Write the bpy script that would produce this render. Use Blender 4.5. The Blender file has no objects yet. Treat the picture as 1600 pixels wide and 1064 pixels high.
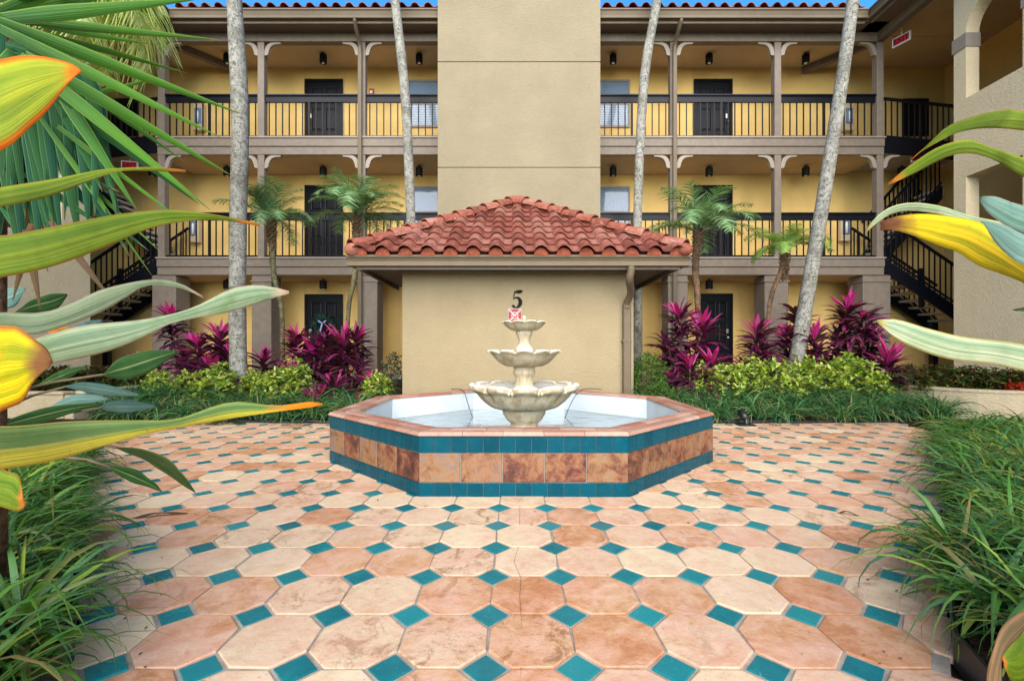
import bpy, math, random
import numpy as np
from mathutils import Vector, Matrix, Euler
R = math.radians
random.seed(7)
rng = np.random.default_rng(7)
scene = bpy.context.scene
C = scene.collection

# ------------------------------------------------------------ camera, world, sun, exposure
FPX, CX, CY, CAMZ = 722.0, 803.0, 547.0, 1.07
cd = bpy.data.cameras.new("camera")
cam = bpy.data.objects.new("camera", cd)
C.objects.link(cam)
cam.location = (0, 0, CAMZ)
cam.rotation_euler = (R(90), 0, 0)
cd.sensor_width = 36
cd.lens = FPX / 1600 * 36
cd.shift_x = -3 / 1600
cd.shift_y = 15 / 1600
cd.clip_start = 0.05
cd.clip_end = 600
scene.camera = cam

SUN_EL, SUN_AZ = 28, 182           # azimuth clockwise from +Y
world = bpy.data.worlds.new("World")
scene.world = world
world.use_nodes = True
wn = world.node_tree
bg = wn.nodes["Background"]
sky = wn.nodes.new("ShaderNodeTexSky")
sky.sky_type = 'NISHITA'
sky.sun_disc = False
sky.sun_elevation = R(SUN_EL)
sky.sun_rotation = R(SUN_AZ)
sky.air_density = 1.0
sky.dust_density = 0.0
sky.ozone_density = 6.0
tint = wn.nodes.new("ShaderNodeMix")
tint.data_type = 'RGBA'
tint.blend_type = 'MULTIPLY'
tint.inputs[0].default_value = 1
tint.inputs[7].default_value = (0.52, 1.25, 1.55, 1)
wn.links.new(sky.outputs[0], tint.inputs[6])
wn.links.new(tint.outputs[2], bg.inputs[0])
bg.inputs[1].default_value = 0.10
sl = bpy.data.lights.new("sun", 'SUN')
sl.energy = 4.0
sl.angle = R(75)
sl.color = (1.0, 0.90, 0.75)
sun = bpy.data.objects.new("sun", sl)
C.objects.link(sun)
_d = Vector((math.sin(R(SUN_AZ)) * math.cos(R(SUN_EL)), math.cos(R(SUN_AZ)) * math.cos(R(SUN_EL)), math.sin(R(SUN_EL))))
sun.rotation_euler = _d.to_track_quat('Z', 'Y').to_euler()
sun.location = (0, -5, 20)
vs = scene.view_settings
vs.view_transform = 'Standard'
vs.look = 'None'
vs.gamma = 1
vs.use_curve_mapping = False
vs.exposure = 1.38
scene.cycles.max_bounces = 8
scene.cycles.diffuse_bounces = 7
scene.cycles.transparent_max_bounces = 8

# ------------------------------------------------------------ helpers
def at(px, py, Y):
    """the point at depth Y that the photograph shows at pixel px, py"""
    return Vector(((px - CX) * Y / FPX, Y, CAMZ + (CY - py) * Y / FPX))

WO = {}                              # world origin of every parent
def _link(o, parent, origin):
    C.objects.link(o)
    if parent is not None:
        o.parent = parent
        o.location = Vector(origin) - WO[parent.name]
    else:
        o.location = origin
    WO[o.name] = Vector(origin)
    return o

def tag(o, label=None, cat=None, group=None, kind=None):
    if label: o["label"] = label
    if cat: o["category"] = cat
    if group: o["group"] = group
    if kind: o["kind"] = kind
    return o

def empty(name, loc, label=None, cat=None, group=None, parent=None):
    o = bpy.data.objects.new(name, None)
    o.empty_display_size = 0.2
    _link(o, parent, loc)
    return tag(o, label, cat, group)

def inst(name, mesh, parent, loc, rot=(0, 0, 0), scale=(1, 1, 1)):
    o = bpy.data.objects.new(name, mesh)
    _link(o, parent, loc)
    o.rotation_euler = rot
    o.scale = scale
    return o

class MB:
    def __init__(s):
        s.v = []; s.f = []
    def add(s, vs_, fs):
        n = len(s.v)
        s.v.extend([tuple(p) for p in vs_])
        s.f.extend([tuple(i + n for i in f) for f in fs])
        return s
    def box(s, x0, x1, y0, y1, z0, z1):
        if x0 > x1: x0, x1 = x1, x0
        if y0 > y1: y0, y1 = y1, y0
        if z0 > z1: z0, z1 = z1, z0
        return s.add([(x0,y0,z0),(x1,y0,z0),(x1,y1,z0),(x0,y1,z0),(x0,y0,z1),(x1,y0,z1),(x1,y1,z1),(x0,y1,z1)],
                     [(0,3,2,1),(4,5,6,7),(0,1,5,4),(1,2,6,5),(2,3,7,6),(3,0,4,7)])
    def prism(s, pts, d):
        """closed polygon pts (3d, planar) pushed along vector d"""
        n = len(pts); d = Vector(d)
        a = [Vector(p) for p in pts]; b = [p + d for p in a]
        nn = Vector((0, 0, 0))
        for i in range(n):
            nn += a[i].cross(a[(i + 1) % n])
        flip = nn.dot(d) > 0
        fs = [tuple(range(n))[::-1] if flip else tuple(range(n)),
              tuple(range(n, 2 * n)) if flip else tuple(range(n, 2 * n))[::-1]]
        for i in range(n):
            j = (i + 1) % n
            q = (i, j, j + n, i + n)
            fs.append(q if flip else q[::-1])
        return s.add(a + b, fs)
    def bar(s, p0, p1, w, h, up=(0, 0, 1)):
        p0, p1 = Vector(p0), Vector(p1)
        d = (p1 - p0).normalized(); u = Vector(up)
        sx = d.cross(u).normalized(); u = sx.cross(d).normalized()
        o = [(-w/2,-h/2),(w/2,-h/2),(w/2,h/2),(-w/2,h/2)]
        pts = [p0 + sx*a + u*b for a, b in o] + [p1 + sx*a + u*b for a, b in o]
        return s.add(pts, [(0,1,2,3),(7,6,5,4),(0,4,5,1),(1,5,6,2),(2,6,7,3),(3,7,4,0)])
    def tube(s, path, rad, n=10, cap=True):
        path = [Vector(p) for p in path]; m = len(path)
        if not hasattr(rad, '__len__'): rad = [rad] * m
        vs_ = []; prev = None
        for i, p in enumerate(path):
            t = (path[min(i+1, m-1)] - path[max(i-1, 0)]).normalized()
            if prev is None:
                a = Vector((1, 0, 0)) if abs(t.x) < 0.9 else Vector((0, 1, 0))
                u = (a - t * a.dot(t)).normalized()
            else:
                u = (prev - t * prev.dot(t)).normalized()
            prev = u; w = t.cross(u)
            for k in range(n):
                an = 2 * math.pi * k / n
                vs_.append(p + (u * math.cos(an) + w * math.sin(an)) * rad[i])
        fs = []
        for i in range(m - 1):
            for k in range(n):
                k2 = (k + 1) % n
                fs.append((i*n+k, i*n+k2, (i+1)*n+k2, (i+1)*n+k))
        if cap:
            fs.append(tuple(range(n))[::-1]); fs.append(tuple(range((m-1)*n, m*n)))
        return s.add(vs_, fs)
    def lathe(s, prof, n=48, c=(0, 0, 0), mod=None):
        """prof: (r, z) list; mod(theta, i) -> (radial factor, dz)"""
        vs_ = []
        for i, (r, z) in enumerate(prof):
            for k in range(n):
                th = 2 * math.pi * k / n
                fr, dz = mod(th, i) if mod else (1, 0)
                vs_.append((c[0] + r*fr*math.cos(th), c[1] + r*fr*math.sin(th), c[2] + z + dz))
        fs = []
        for i in range(len(prof) - 1):
            for k in range(n):
                k2 = (k + 1) % n
                fs.append((i*n+k, i*n+k2, (i+1)*n+k2, (i+1)*n+k))
        return s.add(vs_, fs)
    def mesh(s, name, m, origin=(0, 0, 0), smooth=False):
        o = Vector(origin)
        me = bpy.data.meshes.new(name)
        me.from_pydata([tuple(Vector(p) - o) for p in s.v], [], s.f)
        me.update()
        if m: me.materials.append(m)
        if smooth:
            me.shade_smooth()
        return me
    def build(s, name, m, parent=None, origin=None, smooth=False, bevel=0, seg=1):
        if origin is None:
            a = np.array(s.v); lo, hi = a.min(0), a.max(0)
            origin = ((lo[0]+hi[0])/2, (lo[1]+hi[1])/2, lo[2])
        me = s.mesh(name, m, origin, smooth)
        o = bpy.data.objects.new(name, me)
        _link(o, parent, origin)
        if bevel:
            b = o.modifiers.new("bevel", 'BEVEL'); b.width = bevel; b.segments = seg; b.limit_method = 'ANGLE'; b.angle_limit = R(35)
        if smooth == 'auto':
            pass
        return o

def smooth_path(pts, n):
    """Catmull-Rom through pts (any dimension), n samples evenly in parameter"""
    P = np.array([list(p) for p in pts], float)
    seg = np.linalg.norm(np.diff(P[:, :], axis=0), axis=1); t = np.concatenate([[0], np.cumsum(seg)]); t /= t[-1]
    Pe = np.vstack([2*P[0]-P[1], P, 2*P[-1]-P[-2]])
    out = []
    for q in np.linspace(0, 1, n):
        i = min(max(np.searchsorted(t, q, side='right') - 1, 0), len(P) - 2)
        u = (q - t[i]) / max(t[i+1] - t[i], 1e-9)
        p0, p1, p2, p3 = Pe[i], Pe[i+1], Pe[i+2], Pe[i+3]
        out.append(0.5 * (2*p1 + (p2-p0)*u + (2*p0-5*p1+4*p2-p3)*u*u + (3*p1-p0-3*p2+p3)*u**3))
    return np.array(out)

def strips(name, cen, side, mid=None, m=None):
    """N blades at once: cen (N,S,3) centre lines, side (N,S,3) half-width vectors, mid (N,S,3) offset of the midrib (V fold)"""
    N, S, _ = cen.shape
    K = 3 if mid is not None else 2
    rows = [cen - side] + ([cen + mid] if K == 3 else []) + [cen + side]
    V = np.stack(rows, axis=2).reshape(-1, 3)
    idx = np.arange(N * S * K).reshape(N, S, K)
    fs = []
    for k in range(K - 1):
        fs.append(np.stack([idx[:, :-1, k], idx[:, :-1, k+1], idx[:, 1:, k+1], idx[:, 1:, k]], -1).reshape(-1, 4))
    F = np.concatenate(fs)
    me = bpy.data.meshes.new(name)
    me.vertices.add(len(V)); me.vertices.foreach_set('co', V.astype(np.float32).ravel())
    me.loops.add(F.size); me.loops.foreach_set('vertex_index', F.astype(np.int32).ravel())
    me.polygons.add(len(F)); me.polygons.foreach_set('loop_start', np.arange(0, F.size, 4, dtype=np.int32))
    try: me.polygons.foreach_set('loop_total', np.full(len(F), 4, dtype=np.int32))
    except Exception: pass
    me.update(calc_edges=True)
    uv = me.uv_layers.new(name="UVMap")
    us = (np.arange(K) / (K - 1)); vv = np.linspace(0, 1, S)
    U = np.broadcast_to(us[None, None, :], (N, S, K)).reshape(-1); W = np.broadcast_to(vv[None, :, None], (N, S, K)).reshape(-1)
    uv.data.foreach_set('uv', np.stack([U[F.ravel()], W[F.ravel()]], -1).astype(np.float32).ravel())
    me.shade_smooth()
    if m: me.materials.append(m)
    return me

def mesh_obj(name, me, parent=None, origin=(0, 0, 0)):
    o = bpy.data.objects.new(name, me)
    return _link(o, parent, origin)

# ------------------------------------------------------------ materials
def srgb(h):
    h = h.lstrip('#'); c = [int(h[i:i+2], 16) / 255 for i in (0, 2, 4)]
    return tuple((x/12.92 if x <= .04045 else ((x+.055)/1.055)**2.4) for x in c) + (1,)

class NT:
    def __init__(s, name):
        s.m = bpy.data.materials.new(name); s.m.use_nodes = True
        s.t = s.m.node_tree; s.b = s.t.nodes["Principled BSDF"]; s.out = s.t.nodes["Material Output"]
        s.geo = s.n("ShaderNodeNewGeometry")
    def n(s, typ, **kw):
        x = s.t.nodes.new(typ)
        for k, v in kw.items(): setattr(x, k, v)
        return x
    def l(s, a, b): s.t.links.new(a, b)
    def val(s, inp, v):
        if hasattr(v, 'is_output') or isinstance(v, bpy.types.NodeSocket): s.l(v, inp)
        else: inp.default_value = v
    def noise(s, scale, detail=4, rough=.6, vec=None, dist=0, stretch=None):
        x = s.n("ShaderNodeTexNoise"); x.inputs['Scale'].default_value = scale; x.inputs['Detail'].default_value = detail
        x.inputs['Roughness'].default_value = rough; x.inputs['Distortion'].default_value = dist
        v = vec or s.geo.outputs['Position']
        if stretch:
            mp = s.n("ShaderNodeMapping"); mp.inputs['Scale'].default_value = stretch; s.l(v, mp.inputs[0]); v = mp.outputs[0]
        s.l(v, x.inputs['Vector']); return x.outputs['Fac']
    def ramp(s, fac, stops, interp='LINEAR'):
        x = s.n("ShaderNodeValToRGB"); x.color_ramp.interpolation = interp
        e = x.color_ramp.elements
        while len(e) < len(stops): e.new(0.5)
        for i, (p, c) in enumerate(stops):
            e[i].position = p; e[i].color = c if hasattr(c, '__len__') else (c, c, c, 1)
        s.l(fac, x.inputs[0]); return x.outputs[0]
    def mix(s, fac, a, b, typ='MIX'):
        x = s.n("ShaderNodeMix", data_type='RGBA', blend_type=typ)
        s.val(x.inputs[0], fac); s.val(x.inputs[6], a); s.val(x.inputs[7], b); return x.outputs[2]
    def math(s, op, a, b=0.0, c=None):
        x = s.n("ShaderNodeMath", operation=op); s.val(x.inputs[0], a); s.val(x.inputs[1], b)
        if c is not None: s.val(x.inputs[2], c)
        return x.outputs[0]
    def rnd(s):
        """one random number per object and per loose piece"""
        oi = s.n("ShaderNodeObjectInfo")
        a = s.math('ADD', oi.outputs['Random'], s.geo.outputs['Random Per Island'])
        return s.math('FRACT', a)
    def bump(s, h, strength=.3, dist=.01):
        x = s.n("ShaderNodeBump"); x.inputs['Strength'].default_value = strength; x.inputs['Distance'].default_value = dist
        s.l(h, x.inputs['Height']); s.l(x.outputs[0], s.b.inputs['Normal']); return x
    def fin(s, col, rough=.6, spec=.5, metal=0):
        s.val(s.b.inputs['Base Color'], col); s.val(s.b.inputs['Roughness'], rough)
        s.b.inputs['Specular IOR Level'].default_value = spec; s.b.inputs['Metallic'].default_value = metal
        return s.m

def c4(r, g, b): return (r, g, b, 1)

def simple(name, col, rough=.6, spec=.4, var=.25, scale=6, bump=None, metal=0, rnd=.0):
    t = NT(name)
    dark = tuple(x * (1 - var) for x in col[:3]) + (1,)
    c = t.mix(t.ramp(t.noise(scale, 5), [(.35, 0.0), (.7, 1.0)]), dark, col)
    if rnd:
        c = t.mix(t.math('MULTIPLY', t.rnd(), rnd), c, (0.0, 0.0, 0.0, 1))
    if bump: t.bump(t.noise(bump[0], 6, .65), bump[1], bump[2])
    return t.fin(c, rough, spec, metal)

def stucco(name, col, stain=.12, bscale=38, bstr=.55):
    t = NT(name)
    d1 = tuple(x * .86 for x in col[:3]) + (1,)
    c = t.mix(t.ramp(t.noise(1.3, 6), [(.35, 0.0), (.7, 1.0)]), d1, col)
    c = t.mix(t.ramp(t.noise(.55, 4, .6), [(.4, 0.0), (.62, .22)]), c, tuple(x * .72 for x in col[:3]) + (1,))
    c = t.mix(t.math('MULTIPLY', t.ramp(t.noise(3, 5, .7, stretch=(1, 1, .12)), [(.5, 0.0), (.8, 1.0)]), stain), c, c4(.2, .16, .11))
    c = t.mix(t.math('MULTIPLY', t.ramp(t.noise(60, 4), [(.4, 1.0), (.6, 0.0)]), .12), c, c4(.25, .2, .13))
    trowel = t.noise(bscale * .45, 4, .6, dist=1.2, stretch=(1, 1, 3.0))
    c = t.mix(t.ramp(trowel, [(.36, .13), (.52, 0.0)]), c, tuple(x * .6 for x in col[:3]) + (1,))
    c = t.mix(t.ramp(trowel, [(.54, 0.0), (.68, .16)]), c, tuple(min(x * 1.25, 1) for x in col[:3]) + (1,))
    h = t.math('ADD', t.noise(bscale, 3, .5, dist=.8, stretch=(1, 1, 1.7)), t.math('MULTIPLY', trowel, 1.3))
    t.bump(h, bstr, .022)
    return t.fin(c, .85, .25)

M = {}
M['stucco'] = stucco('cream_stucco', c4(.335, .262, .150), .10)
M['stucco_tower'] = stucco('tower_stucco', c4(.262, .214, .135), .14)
M['stucco_wing_lit'] = stucco('brightened_wing_stucco', c4(.72, .58, .36), .08, 30, .5)  # same cream stucco, colour raised to make up for weak side light
M['stucco_bounce'] = stucco('bounce_tinted_stucco', c4(.76, .50, .165), .08, bstr=.25)  # cream stucco again, with warm light bounced between walls tinted into it
M['stucco_planter'] = stucco('planter_stucco', c4(.50, .40, .25), .5)
M['trim'] = simple('taupe_trim', c4(.19, .148, .112), .6, .35, .2, 9, (30, .12, .004))
M['trim_light'] = simple('light_taupe_trim', c4(.28, .225, .175), .6, .35, .12, 9)
M['gutter'] = simple('painted_gutter', c4(.135, .100, .062), .5, .2, .15, 5)
M['soffit'] = simple('soffit_paint', c4(.17, .125, .10), .6, .3, .15, 5)
M['ceiling'] = simple('walkway_ceiling', c4(.55, .40, .24), .8, .2, .12, 2)
M['slab'] = simple('walkway_concrete', c4(.45, .40, .33), .8, .2, .2, 3)
M['black'] = simple('black_rail_paint', c4(.006, .007, .011), .4, .18, .3, 10)
M['door'] = simple('black_door_paint', c4(.004, .0045, .007), .4, .14, .2, 8)
M['metal'] = simple('brushed_nickel', c4(.6, .58, .52), .3, .5, .1, 20, metal=1)
M['white'] = simple('white_paint', c4(.75, .74, .70), .5, .4, .1, 8)
M['tread'] = simple('concrete_tread', c4(.5, .48, .44), .8, .2, .2, 14)
M['lampblack'] = simple('lamp_black', c4(.008, .007, .006), .6, .15, .1, 10)
M['red'] = simple('red_plastic', c4(.55, .02, .02), .4, .5, .1, 10)
M['redsign'] = simple('red_print', c4(.30, .015, .015), .5, .4, .15, 40)
M['cabinet'] = simple('cabinet_paint', c4(.55, .42, .27), .5, .4, .1, 10)
M['pipe'] = simple('black_plastic', c4(.012, .012, .014), .35, .5, .3, 8)
M['glazed_black'] = simple('number_black', c4(.010, .010, .012), .75, .1, .1, 20)

# glazed teal tile
def teal_mat(name, c1, c2, wear=.5, spec=.3):
    t = NT(name)
    r = t.rnd()
    c = t.mix(r, c1, c2)
    c = t.mix(t.ramp(t.noise(7, 5), [(.4, 0.0), (.75, .5)]), c, c4(c2[0]*1.3+.002, c2[1]*1.2, c2[2]*1.15))
    scr = t.ramp(t.noise(45, 6, .8, dist=1.2), [(.62, 0.0), (.72, 1.0)])
    c = t.mix(t.math('MULTIPLY', scr, wear), c, c4(.35, .45, .43))
    rg = t.ramp(t.noise(14, 5), [(.3, .12), (.75, .38)])
    t.bump(t.noise(11, 2), .06, .01)
    return t.fin(c, rg, spec)
M['teal'] = teal_mat('glazed_teal_tile', c4(.001, .042, .062), c4(.001, .060, .086), .03, .12)
M['teal_floor'] = teal_mat('floor_teal_tile', c4(.004, .105, .125), c4(.010, .19, .20), .75)

def clay_mat(name, pal, dark, stain, rough=.62, sc=9, spec=.15, big=0):
    t = NT(name)
    r = t.rnd()
    n = len(pal)
    c = t.ramp(r, [((i + .5) / n, p) for i, p in enumerate(pal)])
    off = t.n("ShaderNodeVectorMath", operation='ADD')
    cmb = t.n("ShaderNodeCombineXYZ"); t.l(t.math('MULTIPLY', r, 37.0), cmb.inputs[0]); t.l(t.math('MULTIPLY', r, 91.0), cmb.inputs[1])
    t.l(t.geo.outputs['Position'], off.inputs[0]); t.l(cmb.outputs[0], off.inputs[1]); v = off.outputs[0]
    c = t.mix(t.ramp(t.noise(sc*.6, 6, .65, v, .6), [(.46, 0.0), (.70, .5)]), c, pal[(1) % n])
    c = t.mix(t.ramp(t.noise(sc*.9, 7, .7, v, 1.5), [(.5, 0.0), (.72, .4)]), c, pal[(3) % n])
    c = t.mix(t.math('MULTIPLY', t.ramp(t.noise(sc*.8, 8, .75, v, 2.2), [(.56, 0.0), (.70, 1.0)]), stain), c, dark)
    c = t.mix(t.math('MULTIPLY', t.ramp(t.noise(sc*7, 4, .7, v, .5), [(.60, 0.0), (.70, 1.0)]), stain*.8), c, dark)
    if big:
        pr = t.ramp(t.math('FRACT', t.math('MULTIPLY', r, 17.3)), [(.35, 0.0), (1.0, 1.0)])
        c = t.mix(t.math('MULTIPLY', t.math('MULTIPLY', t.ramp(t.noise(sc*.55, 8, .7, v, 1.0), [(.46, 0.0), (.60, 1.0)]), pr), big), c, c4(.34, .155, .07))
        c = t.mix(t.math('MULTIPLY', t.ramp(t.noise(sc*.5, 5, .6, v, .5), [(.52, 0.0), (.66, 1.0)]), .45 if big > .6 else 0.0), c, c4(.62, .53, .40))
    h = t.math('ADD', t.noise(sc*2.5, 5, .6, v), t.math('MULTIPLY', t.noise(sc*14, 3, .6, v), .25))
    t.bump(h, .3, .012)
    return t.fin(c, rough, spec)
def mottled(name, stops, bias, sc, dark, pits, rough, spec, wear=None, dist=.8, soft=1.0):
    """fired clay: each piece drifts between the colours of the kiln, with its own bias"""
    t = NT(name)
    r = t.rnd()
    off = t.n("ShaderNodeVectorMath", operation='ADD')
    cmb = t.n("ShaderNodeCombineXYZ"); t.l(t.math('MULTIPLY', r, 37.0), cmb.inputs[0]); t.l(t.math('MULTIPLY', r, 91.0), cmb.inputs[1]); t.l(t.math('MULTIPLY', r, 53.0), cmb.inputs[2])
    t.l(t.geo.outputs['Position'], off.inputs[0]); t.l(cmb.outputs[0], off.inputs[1]); v = off.outputs[0]
    nf = t.math('MULTIPLY_ADD', t.noise(sc, 8, .72, v, dist), soft, .5 - .5 * soft)
    f = t.math('ADD', nf, t.math('MULTIPLY', t.math('SUBTRACT', t.math('FRACT', t.math('MULTIPLY', r, 13.7)), .5), bias))
    c = t.ramp(f, stops)
    c2 = t.mix(1.0, c, c4(1.0, .90, .95), 'MULTIPLY')
    c = t.mix(t.ramp(t.noise(sc*.5, 4, .6, v), [(.42, 0.0), (.6, 1.0)]), c, c2)
    pr = t.ramp(t.math('FRACT', t.math('MULTIPLY', r, 29.1)), [(.3, 0.0), (1.0, 1.0)])
    st = t.math('MULTIPLY', t.ramp(t.noise(sc*.9, 9, .8, v, 1.0), [(.515, 0.0), (.60, 1.0)]), pr)
    c = t.mix(t.math('MULTIPLY', st, pits), c, dark)
    c = t.mix(t.math('MULTIPLY', t.ramp(t.noise(sc*9, 4, .7, v, .5), [(.62, 0.0), (.69, 1.0)]), pits*.7), c, dark)
    if wear: c = t.mix(t.ramp(t.noise(sc*3.5, 7, .8, v, 1), [(.58, 0.0), (.70, .6)]), c, wear)
    h = t.math('ADD', t.noise(sc*2.5, 5, .6, v), t.math('MULTIPLY', t.noise(sc*14, 3, .6, v), .25))
    t.bump(h, .3, .012)
    return t.fin(c, rough, spec)
M['octagon'] = mottled('terracotta_paver', [(.28, c4(.40,.18,.08)), (.36, c4(.48,.26,.135)), (.44, c4(.53,.32,.19)), (.52, c4(.555,.375,.245)), (.60, c4(.58,.435,.27)), (.70, c4(.61,.50,.32))], .32, 7, c4(.25,.12,.05), .9, .6, .10, c4(.60,.45,.35), .35, .82)
M['saltillo'] = mottled('glazed_wall_terracotta', [(.30, c4(.05,.022,.018)), (.40, c4(.12,.042,.028)), (.47, c4(.20,.09,.042)), (.56, c4(.24,.135,.065)), (.68, c4(.17,.13,.11))], .26, 7, c4(.05,.028,.022), .9, .35, .22, c4(.24,.19,.16), .5)
M['coping'] = clay_mat('coping_terracotta', [c4(.36,.185,.13), c4(.28,.11,.065), c4(.42,.27,.20), c4(.34,.185,.135)], c4(.13,.06,.035), .85, .6, 14)
M['rooftile'] = mottled('clay_roof_tile', [(.28, c4(.085,.04,.032)), (.38, c4(.16,.048,.032)), (.48, c4(.21,.065,.042)), (.58, c4(.25,.095,.065)), (.72, c4(.30,.15,.115))], .30, 8, c4(.035,.022,.02), .9, .8, .1)
M['hiptile'] = mottled('clay_hip_tile', [(.28, c4(.12,.05,.035)), (.40, c4(.22,.07,.042)), (.50, c4(.27,.09,.055)), (.62, c4(.31,.14,.10)), (.72, c4(.34,.19,.15))], .25, 8, c4(.06,.03,.025), .8, .8, .1)
M['mortar'] = simple('roof_mortar', c4(.30, .08, .045), .9, .1, .5, 14, (40, .6, .02))
M['grout'] = simple('cement_grout', c4(.40, .35, .28), .85, .2, .4, 13, (90, .4, .004))
M['grout_light'] = simple('light_grout', c4(.30, .275, .23), .85, .2, .3, 13)
M['basin'] = simple('white_basin_plaster', c4(.60, .66, .68), .5, .4, .10, 3)

def stone_mat():
    t = NT('cast_stone')
    c = t.mix(t.ramp(t.noise(9, 6), [(.35, 0.0), (.7, 1.0)]), c4(.38, .31, .20), c4(.52, .45, .32))
    c = t.mix(t.math('MULTIPLY', t.ramp(t.noise(10, 6, .7, stretch=(1, 1, .2)), [(.46, 0.0), (.64, 1.0)]), .75), c, c4(.26, .17, .065))
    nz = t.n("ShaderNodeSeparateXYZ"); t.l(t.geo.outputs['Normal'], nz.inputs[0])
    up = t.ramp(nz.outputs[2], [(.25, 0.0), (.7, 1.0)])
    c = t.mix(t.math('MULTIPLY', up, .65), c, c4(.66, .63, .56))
    c = t.mix(t.math('MULTIPLY', t.ramp(t.noise(40, 6, .8), [(.6, 0.0), (.72, 1.0)]), .5), c, c4(.14, .11, .07))
    t.bump(t.noise(55, 6, .7), .4, .006)
    return t.fin(c, .8, .25)
M['stone'] = stone_mat()

def water_mat():
    t = NT('pool_water')
    t.b.inputs['Transmission Weight'].default_value = 1
    t.b.inputs['IOR'].default_value = 1.33
    t.bump(t.noise(5, 3, .5), .10, .02)
    return t.fin(c4(.86, .95, .96), .02, .5)
M['water'] = water_mat()

def glass_mat():
    t = NT('window_glass')
    t.b.inputs['Alpha'].default_value = .45
    return t.fin(c4(.16, .26, .40), .06, .8)
M['glass'] = glass_mat()

def palm_trunk_mat(name, c1, c2, spots):
    t = NT(name)
    c = t.mix(t.ramp(t.noise(9, 6, .7), [(.35, 0.0), (.65, 1.0)]), c1, c2)
    c = t.mix(t.ramp(t.noise(17, 8, .78, dist=1.5, stretch=(1, 1, .7)), [(.49, 0.0), (.58, .9)]), c, spots)
    c = t.mix(t.ramp(t.noise(2.2, 5, .7), [(.48, 0.0), (.62, .45)]), c, spots)
    c = t.mix(t.ramp(t.noise(17, 5, .8, stretch=(1, 1, .6)), [(.60, 0.0), (.66, .7)]), c, c4(.20, .235, .13))
    ring = t.noise(5, 3, .5, stretch=(.6, .6, 9))
    c = t.mix(t.ramp(ring, [(.56, 0.0), (.66, .45)]), c, spots)
    t.bump(t.math('ADD', t.noise(30, 6, .7), ring), .6, .02)
    return t.fin(c, .9, .15)
M['trunk_grey'] = palm_trunk_mat('grey_palm_bark', c4(.22,.205,.17), c4(.36,.345,.30), c4(.07,.065,.05))
M['trunk_brown'] = palm_trunk_mat('brown_palm_bark', c4(.13,.075,.04), c4(.21,.13,.075), c4(.035,.02,.012))
M['trunk_moss'] = palm_trunk_mat('mossy_palm_bark', c4(.10,.085,.045), c4(.19,.175,.09), c4(.035,.028,.015))
M['mulch'] = simple('brown_mulch', c4(.075, .042, .026), .95, .1, .75, 45, (60, 1.0, .03))
M['earth'] = simple('earth', c4(.09, .07, .045), .95, .1, .5, 6)
M['stem'] = simple('plant_stem', c4(.16, .12, .07), .8, .2, .4, 20)

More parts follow.
